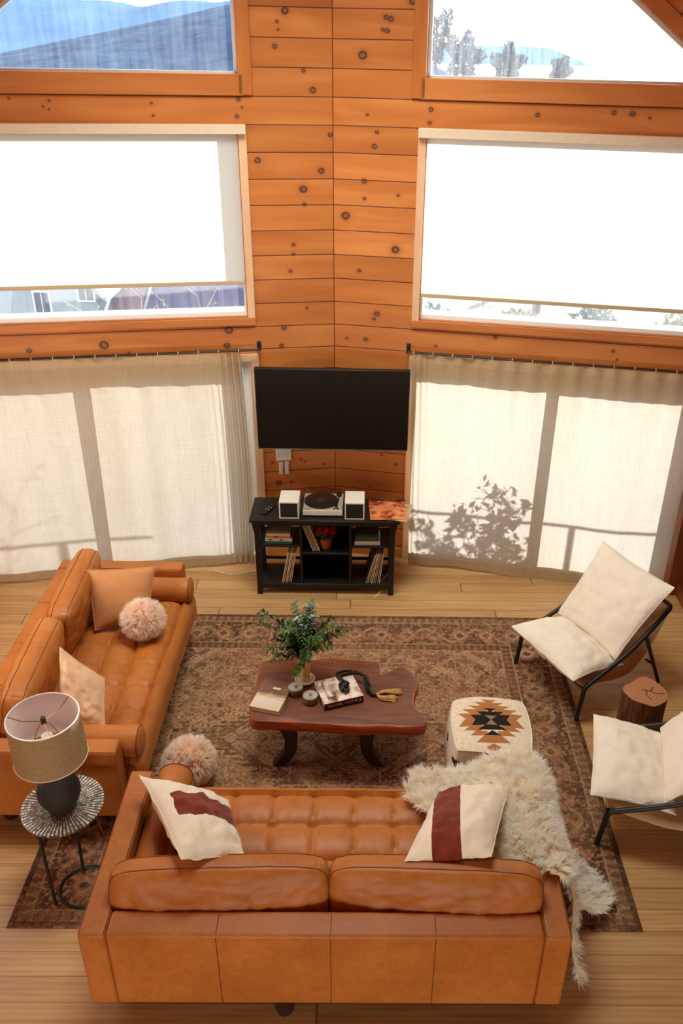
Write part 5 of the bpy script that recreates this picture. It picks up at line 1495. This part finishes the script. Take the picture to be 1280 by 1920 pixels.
prof = [(.05, 0), (.075, .006)] + [(rb * math.sin(a), .112 - rb * math.cos(a)) for a in [R(x) for x in range(55, 160, 9)]] + [(.034, .222), (.028, .25), (.030, .29), (.020, .30), (.001, .30)]
mb = MB(); mb.lathe(prof, 40); mb.build('lamp_base', M['lampbase'], lm, smooth=True, angle=60)
mb = MB(); mb.lathe([(.012, .30), (.012, .34), (.019, .345), (.019, .41), (.001, .41)], 16); mb.build('socket', M['brass'], lm, smooth=True, angle=40)
mb = MB(); mb.lathe([(.012, .405), (.014, .42), (.030, .455), (.033, .475), (.027, .498), (.001, .507)], 20); mb.build('bulb', M['bulb'], lm, smooth=True)
z0_, z1_ = .355, .625
mb = MB(); rs = .182
mb.lathe([(rs, z0_), (rs - .006, z1_)], 64)
so1 = mb.build('lamp_shade', M['shade'], lm, smooth='all'); so1.data.flip_normals() if False else None
# open cylinder: the lathe caps are removed
def uncap(o, zs):
    bm = bmesh.new(); bm.from_mesh(o.data)
    bmesh.ops.delete(bm, geom=[f for f in bm.faces if len(f.verts) > 4], context='FACES'); bm.to_mesh(o.data); bm.free()
uncap(so1, None)
mb = MB(); mb.lathe([(rs - .003, z0_ + .001), (rs - .009, z1_ - .001)], 64); li = mb.build('shade_lining', M['shadein'], so1, smooth='all'); uncap(li, None)
for z, rr_ in ((z0_, rs), (z1_, rs - .006)):
    mb = MB(); mb.tube([((rr_ - .001) * math.cos(2*PI*k/64), (rr_ - .001) * math.sin(2*PI*k/64), z) for k in range(64)], .0035, 6, closed=True); mb.build('shade_rim', M['shadein'], so1, smooth=True)
mb = MB(); zf = z1_ - .035
for k in range(3):
    a = R(62 + k * 120); mb.tube([(0, 0, zf), (rs * .6 * math.cos(a), rs * .6 * math.sin(a), zf), ((rs - .008) * math.cos(a), (rs - .008) * math.sin(a), z1_ - .004)], .0024, 6)
mb.build('spider', M['brass'], lm, smooth=True)
mb = MB()
hp = [(.0, .345), (.045, .36), (.062, .42), (.058, .49), (.03, .56), (0, zf)]
for sx in (-1, 1): mb.tube(catmull([(sx * a * .9, sx * a * .4, b) for a, b in hp], 5), .0022, 6)
mb.build('harp', M['brass'], lm, smooth=True)
mb = MB(); mb.lathe([(.012, zf - .012), (.013, zf), (.010, zf + .004), (.014, zf + .012), (.012, zf + .026), (.001, zf + .03)], 16); mb.build('finial', M['blackmetal'], lm, smooth=True, angle=40)

# ------------------------------------------------------------------ television and switches
tv = thing('television', 'large black flat television mounted across the wall corner', 'television', (-.288, 6.50, 1.545), R(-.4))
tv.rotation_euler = (R(2.0), 0, R(-.3))
TW, THh = 1.235, .705
t = NT('black_screen'); t.pbr(srgb(16, 14, 8), .22, spec=.35); M['screen'] = t.m
M['bezel'] = mat_plain('black_bezel', srgb(20, 18, 16), .4, var=.02)
mb = MB(); mb.box((-TW/2, 0.0, -THh/2), (TW/2, .045, THh/2)); mb.build('bezel', M['bezel'], tv, bevel=.004)
mb = MB(); mb.box((-TW/2 + .008, -.0025, -THh/2 + .014), (TW/2 - .008, .0, THh/2 - .008)); mb.build('screen', M['screen'], tv)
mb = MB(); mb.box((-TW/2 + .01, -.003, -THh/2 + .002), (TW/2 - .01, -.0005, -THh/2 + .010)); mb.build('lower_trim', mat_plain('grey_metal_trim', srgb(120, 112, 100), .35, metal=.6), tv)
mb = MB(); mb.box((-.2, .045, -.2), (.2, .07, .2)); mb.box((-.03, .07, -.05), (.03, .30, .05)); mb.box((-.12, .29, -.12), (.12, .305, .12)); mb.build('wall_mount', M['blackmetal'], tv)
M['switchw'] = mat_plain('white_plastic', srgb(226, 222, 212), .4, var=0)
kp = thing('wall_keypad', 'white keypad panel on the wall just under the television', 'keypad'); kp.matrix_world = WM[-1]
mb = MB(); mb.box((-.518, -.018, .965), (-.388, -.0, 1.09)); kb = mb.build('keypad_body', M['switchw'], kp, bevel=.003)
mb = MB(); mb.box((-.505, -.0195, 1.0), (-.40, -.018, 1.08)); mb.build('keypad_face', mat_plain('pale_grey_face', srgb(204, 202, 196), .4, var=0), kb)
for a, b, lab in ((-.496, -.458, 'white wall switch below the keypad, left of the pair'), (-.444, -.406, 'white wall switch below the keypad, right of the pair')):
    w = thing('light_switch', lab, 'switch'); w.matrix_world = WM[-1]
    mb = MB(); mb.box((a, -.010, .828), (b, 0, .948)); mb.build('switch_plate', M['switchw'], w, bevel=.002)
    mb = MB(); mb.box((a + .009, -.014, .85), (b - .009, -.010, .925)); mb.build('rocker', M['switchw'], w, bevel=.001)

# ------------------------------------------------------------------ media stand
BK = mat_plain('black_painted_wood', srgb(24, 20, 16), .42, nscale=14, var=.15)
X0, X1, Y0, Y1, ZT = -.955, .27, 6.095, 6.50, .75
stn = thing('media_stand', 'black wooden media stand with open shelves under the television', 'media stand', ((X0 + X1) / 2, (Y0 + Y1) / 2, 0))
ox, oy = (X0 + X1) / 2, (Y0 + Y1) / 2
def sb(name, a, b, bev=.003, mat=BK, par=None):
    mb = MB(); mb.box((a[0] - ox, a[1] - oy, a[2]), (b[0] - ox, b[1] - oy, b[2])); return mb.build(name, mat, par or stn, bevel=bev)
sb('tabletop', (X0, Y0, ZT - .026), (X1, Y1, ZT))
LX0, LX1, LY0, LY1 = -.925, .235, 6.14, 6.475
for lx, s_ in ((LX0, 1), (LX1, -1)):
    for ly, sy_ in ((LY0, 1), (LY1, -1)):
        a = (min(lx, lx + s_ * .045), min(ly, ly + sy_ * .045), 0); b = (max(lx, lx + s_ * .045), max(ly, ly + sy_ * .045), ZT - .026)
        L_ = sb('leg', a, b)
        mb = MB(); xx = (lx if s_ > 0 else lx); 
        mb.prism([(0, 0), (0, .14), (.032, .14), (.020, .10), (.008, .04)], lambda p, lx=lx, s_=s_, ly=ly, sy_=sy_: (lx - s_ * p[0] * .85 - ox, ly + sy_ * .008 - oy, ZT - .166 + p[1]), lambda p, lx=lx, s_=s_, ly=ly, sy_=sy_: (lx - s_ * p[0] * .85 - ox, ly + sy_ * .036 - oy, ZT - .166 + p[1]))
        mb.build('corbel', BK, stn, weld=True)
sb('apron', (LX0 + .04, LY0 + .008, ZT - .075), (LX1 - .04, LY0 + .026, ZT - .026))
sb('bottom_shelf', (LX0 + .01, LY0 + .005, .085), (LX1 - .01, LY1 - .005, .107))
sb('bottom_rail', (LX0 + .04, LY0 + .008, .06), (LX1 - .04, LY0 + .024, .088))
D1, D2 = -.545, -.135
sb('divider', (D1 - .01, LY0 + .01, .107), (D1 + .01, LY1 - .01, ZT - .026))
sb('divider', (D2 - .01, LY0 + .01, .107), (D2 + .01, LY1 - .01, ZT - .026))
sb('shelf', (LX0 + .01, LY0 + .01, .465), (D1 - .01, LY1 - .01, .485))
sb('shelf', (D1 + .01, LY0 + .01, .395), (D2 - .01, LY1 - .01, .415))
sb('shelf', (D2 + .01, LY0 + .01, .465), (LX1 - .01, LY1 - .01, .485))
sb('back_panel', (D1 - .01, LY1 - .018, .107), (D2 + .01, LY1 - .008, ZT - .026))
for z in (.16, .52):
    for a, b in ((LX0 + .04, D1 - .01), (D2 + .01, LX1 - .04)): sb('back_rail', (a, LY1 - .022, z), (b, LY1 - .01, z + .03))
# speakers
M['spk'] = mat_plain('white_speaker_wood', srgb(222, 212, 200), .5, nscale=20, var=.02)
M['grille'] = mat_plain('black_speaker_grille', srgb(30, 26, 20), .8, nscale=200, var=.2)
for (x, lab) in ((-.712, 'white bookshelf speaker left of the record player'), (-.180, 'white bookshelf speaker right of the record player')):
    t_ = thing('bookshelf_speaker', lab, 'speaker', (x, 6.13, ZT), group='white speakers beside the record player')
    w, d, h = .160, .215, .150
    mb = MB(); mb.box((0, 0.004, 0), (w, d, h)); 
    bo = mb.build('cabinet', M['spk'], t_, bevel=.003)
    mb = MB(); mb.box((0, 0, 0), (w, .004, .010)); mb.box((0, 0, h - .010), (w, .004, h)); mb.box((0, 0, .010), (.010, .004, h - .010)); mb.box((w - .010, 0, .010), (w, .004, h - .010)); mb.build('front_frame', M['spk'], t_)
    mb = MB(); mb.box((.010, .001, .010), (w - .010, .005, h - .010)); mb.build('grille', M['grille'], t_)
# record player
tt = thing('record_player', 'white record player with a clear dust cover between the two speakers', 'record player', (-.525, 6.165, ZT))
mb = MB(); mb.box((0, 0, .012), (.325, .305, .06)); mb.build('plinth', M['spk'], tt, bevel=.004)
for x in (.03, .295):
    for y in (.03, .27): mb = MB(); mb.lathe([(.016, 0), (.018, .013)], 12, (x, y, 0)); mb.build('foot', M['blackmetal'], tt)
mb = MB(); mb.lathe([(.001, .060), (.140, .060), (.140, .070), (.001, .070)], 48, (.145, .165, 0)); pl = mb.build('platter', M['grille'], tt, smooth=True, angle=40)
mb = MB(); mb.lathe([(.001, .070), (.036, .070), (.036, .0715), (.001, .0715)], 32, (.145, .165, 0)); mb.build('record_label', mat_plain('dark_label', srgb(66, 52, 40), .6, var=.02), pl)
mb = MB(); mb.tube([(.290, .265, .085), (.288, .16, .083), (.275, .075, .078)], .005, 8); mb.box((.262, .045, .070), (.285, .075, .080)); mb.lathe([(.022, .06), (.022, .09), (.001, .09)], 16, (.290, .262, 0)); mb.build('tonearm', M['blackmetal'], tt)
for x in (.258, .285): mb = MB(); mb.lathe([(.009, .06), (.009, .068), (.001, .068)], 12, (x, .03, 0)); mb.build('knob', M['blackmetal'], tt)
mb = MB(); mb.box((.022, .018, .060), (.068, .026, .0606)); mb.build('badge', M['grille'], tt)
t = NT('clear_dust_cover'); tr = t.n('ShaderNodeBsdfTransparent', inp={'Color': (.90, .88, .85, 1)}).outputs[0]; gl = t.n('ShaderNodeBsdfGlossy', inp={'Roughness': .05}).outputs[0]
fr_ = t.n('ShaderNodeFresnel', inp={'IOR': 1.45}).outputs[0]; t.surf(t.n('ShaderNodeMixShader', inp={0: 0.06, 1: tr, 2: gl}).outputs[0]); M['acrylic'] = t.m
mb = MB()
for a, b in (((.002, .002, .061), (.323, .005, .115)), ((.002, .300, .061), (.323, .303, .115)), ((.002, .005, .061), (.005, .300, .115)), ((.320, .005, .061), (.323, .300, .115)), ((.002, .002, .115), (.323, .303, .118))): mb.box(a, b)
mb.build('dust_cover', M['acrylic'], tt)
# remote
rm = thing('remote_control', 'black remote control at the left end of the media stand', 'remote', (-.815, 6.265, ZT), R(-28))
mb = MB(); mb.box((-.022, -.08, 0), (.022, .08, .016)); rb_ = mb.build('remote_body', M['bezel'], rm, bevel=.005)
for i in range(3):
    for j in range(6):
        if (i + j) % 2 == 0: mb = MB(); mb.lathe([(.004, .016), (.004, .018), (.001, .018)], 8, (-.012 + i * .012, -.05 + j * .019, 0)); mb.build('button', M['switchw'] if j in (2, 4) else M['grille'], rm)
# record sleeves lying on the right end
def cover_art(name, cols, sc=9, seed=0):
    t = NT(name); v = t.mapping(t.coord(), (1, 1, 1), (seed, seed * 2, 0)); nz = t.noise(v, sc, 4, .6, .8)
    st_ = [(.3 + .4 * i / (len(cols) - 1), c) for i, c in enumerate(cols)]
    t.pbr(t.ramp(nz, st_), .35, spec=.5); return t.m
art = [cover_art('sleeve_art_orange', [srgb(60, 20, 10), srgb(150, 62, 30), srgb(206, 120, 76), srgb(222, 150, 104), srgb(120, 40, 20)], 10, 1), cover_art('sleeve_art_dark', [srgb(16, 12, 10), srgb(48, 30, 20), srgb(120, 64, 34), srgb(30, 18, 12)], 12, 4), cover_art('sleeve_art_tan', [srgb(40, 26, 16), srgb(196, 170, 130), srgb(60, 40, 24)], 14, 7)]
M['sleeve'] = mat_plain('record_sleeve_card', srgb(150, 120, 86), .8, nscale=30, var=.2)
for i, (x, y, z, rz, a, lab) in enumerate(((.035, 6.185, ZT, 4, 1, 'dark record sleeve lying lowest of three at the right end of the stand'), (.028, 6.150, ZT + .004, -12, 2, 'record sleeve in the middle of three at the right end of the stand'), (.030, 6.112, ZT + .008, 3, 0, 'orange record sleeve lying topmost at the right end of the stand'))):
    s_ = thing('record_sleeve', lab, 'record sleeve', (x, y, z), R(rz), 'record sleeves lying on the stand')
    mb = MB(); mb.box((0, 0, 0), (.305, .305, .0035)); mb.build('sleeve_cover', art[a], s_)
# books stacked on the upper shelves
def flat_book(x, y, z, w, d, h, rz, col, lab, group, spine=None):
    cm = mat_plain('cloth_' + lab[:18].replace(' ', '_'), col, .6, nscale=40, var=.05)
    t_, cv_ = book('book', lab, (x, y, z), w, d, h, R(rz), cm, group, 'y0')
    return t_, cv_
zz = .485; g1 = 'books stacked on the upper left shelf'
for (w, d, h, rz, x, c_, lab) in ((.235, .20, .026, 1, -.850, srgb(20, 116, 92), 'teal book at the bottom of the left shelf stack'), (.225, .19, .030, -1, -.842, srgb(214, 196, 172), 'cream book with red marks second from the bottom of the left shelf stack'),
                              (.200, .18, .018, 1, -.832, srgb(190, 140, 60), 'thin yellow and red book third up in the left shelf stack'), (.195, .18, .026, 0, -.828, srgb(212, 194, 166), 'cream book second from the top of the left shelf stack'), (.200, .19, .022, -1, -.830, srgb(110, 86, 58), 'brown book on top of the left shelf stack')):
    b_, cv_ = flat_book(x, 6.17, zz, w, d, h, rz, c_, lab, g1)
    if 'red marks' in lab:
        for xx in (.03, .12): mb = MB(); mb.box((xx, -.0012, .008), (xx + .03, 0, .022)); mb.build('spine_mark', mat_plain('red_mark', srgb(170, 30, 24), .6, var=0), cv_)
    if 'thin yellow' in lab:
        mb = MB(); mb.box((.06, -.0012, .003), (.10, 0, .015)); mb.build('spine_mark', mat_plain('maroon_mark', srgb(110, 40, 24), .6, var=0), cv_)
    zz += h
zz = .485; g2 = 'books stacked on the upper right shelf'
for (w, d, h, rz, x, c_, lab) in ((.215, .19, .034, 0, -.100, srgb(220, 204, 182), 'cream book at the bottom of the right shelf stack'), (.195, .18, .020, 2, -.092, srgb(70, 84, 84), 'slate book second from the bottom of the right shelf stack'), (.190, .18, .024, -1, -.090, srgb(60, 88, 40), 'green book second from the top of the right shelf stack'), (.180, .18, .022, 1, -.086, srgb(38, 44, 26), 'dark green book on top of the right shelf stack')):
    flat_book(x, 6.17, zz, w, d, h, rz, c_, lab, g2); zz += h
# records standing on edge: thin sleeves leaning
def record(x, y, z, lean, thick, size, col, lab, group, dx=0):
    t_ = thing('vinyl_record', lab, 'record', (x, y, z), 0, group)
    t_.rotation_euler = (0, R(lean), 0)
    cm = M[col] if col in M else col
    mb = MB(); mb.box((0, 0, 0), (thick, .305, size)); mb.build('sleeve', cm, t_)
    mb = MB(); mb.box((thick * .3, -.0008, .004), (thick * .7, .001, size - .004)); mb.build('sleeve_opening', M['pages'], t_)
    return t_
rc = [('rs_%d' % i) for i in range(6)]
for nme, c_ in zip(rc, (srgb(60, 44, 34), srgb(196, 164, 124), srgb(40, 30, 24), srgb(150, 104, 62), srgb(84, 62, 46), srgb(214, 188, 150))): M[nme] = mat_plain('record_sleeve_' + nme[3:], c_, .7, nscale=30, var=.1)
rr = random.Random(9)
order_l = ['leftmost', 'second from the left', 'third from the left', 'fourth from the left', 'fifth from the left', 'sixth from the left', 'seventh from the left', 'rightmost']
for i in range(6):
    record(-.715 + i * .0145, 6.16 + .004 * (i % 3), .108, 11 - i * .3, .0065 if i % 2 else .009, .300, rc[(i * 2 + 1) % 6], '%s of six records leaning on the lower left shelf' % (['leftmost', 'second from the left', 'third from the left', 'third from the right', 'second from the right', 'rightmost'][i]), 'records on the lower left shelf')
for i in range(5):
    record(-.446 + i * .0125, 6.165 + .003 * (i % 2), .416 + .004, -19 - 0 * i, .0065, .270, rc[(i + 1) % 6], '%s of five records leaning beside the red flowers' % (['leftmost', 'second from the left', 'middle', 'second from the right', 'rightmost'][i]), 'records beside the red flowers')
for i in range(8):
    record(-.005 + i * .0165, 6.16 + .004 * (i % 3), .108, 15 - i * 1.3, .007 if i % 2 else .0095, .300, rc[(i * 5 + 2) % 6], '%s of eight records leaning on the lower right shelf' % (['leftmost', 'second from the left', 'third from the left', 'fourth from the left', 'fourth from the right', 'third from the right', 'second from the right', 'rightmost'][i]), 'records on the lower right shelf')
# red flowers in an orange pot
pt = thing('potted_flowers', 'red flowers in a ribbed orange pot on the middle shelf', 'potted plant', (-.342, 6.235, .415))
M['terra'] = mat_plain('orange_ribbed_pot', srgb(176, 92, 44), .5, nscale=10)
mb = MB(); mb.lathe([(.036, 0), (.042, .01), (.052, .085), (.055, .10), (.050, .10), (.046, .085), (.001, .08)], 48, wob=lambda a, z: 1 + .035 * math.cos(a * 14)); mb.build('pot', M['terra'], pt, smooth='all')
M['redp'] = mat_plain('dark_red_petal', srgb(196, 44, 34), .7, nscale=30, var=.25)
rng = random.Random(31); fl_ = MB(); lf = MB(); sm_ = MB()
for k in range(40):
    a = rng.uniform(0, 2 * PI); d = rng.uniform(0, .095); c_ = Vector((d * math.cos(a), d * math.sin(a) * .8 - .01, .165 + rng.uniform(0, .055) - d * .25))
    sm_.tube([(0, 0, .08), (c_.x * .5, c_.y * .5, .12), c_], .0016, 4)
    for m_ in range(14):
        b = 2 * PI * m_ / 7 + rng.random(); el = .25 if m_ < 7 else .8
        dd = Vector((math.cos(b) * math.cos(el), math.sin(b) * math.cos(el), math.sin(el)))
        leaf(fl_, c_, dd, Vector((0, 0, 1)), .026 * rng.uniform(.8, 1.1), .014)
    for m_ in range(3):
        b = rng.uniform(0, 2 * PI); leaf(lf, c_ - Vector((0, 0, .03)), Vector((math.cos(b), math.sin(b), -.1)), Vector((0, 0, 1)), .03, .014)
sm_.build('stem', M['stemg'], pt, smooth='all'); lf.build('leaves', M['fern'], pt, smooth='all')
f_ = fl_.build('blossoms', M['redp'], pt, smooth='all')
# white cord on the floor
mb = MB(); mb.tube(catmull([(-1.35, 6.50, .006), (-1.22, 6.44, .006), (-1.12, 6.455, .006), (-1.0, 6.50, .006), (-.93, 6.52, .006)], 8), .004, 8)
o = mb.build('power_cord', M['switchw'], smooth=True); tag(o, 'white power cord on the floor between left curtain and media stand', 'cord')

# ------------------------------------------------------------------ tidy: consistent outward normals
for o in bpy.context.scene.objects:
    if o.type == 'MESH' and len(o.data.polygons) < 30000 and o.name.split('.')[0] not in ('foliage', 'leaves', 'linen_curtain', 'blind_cloth', 'beads', 'blossoms'):
        bm = bmesh.new(); bm.from_mesh(o.data)
        bmesh.ops.recalc_face_normals(bm, faces=bm.faces)
        bm.to_mesh(o.data); bm.free()
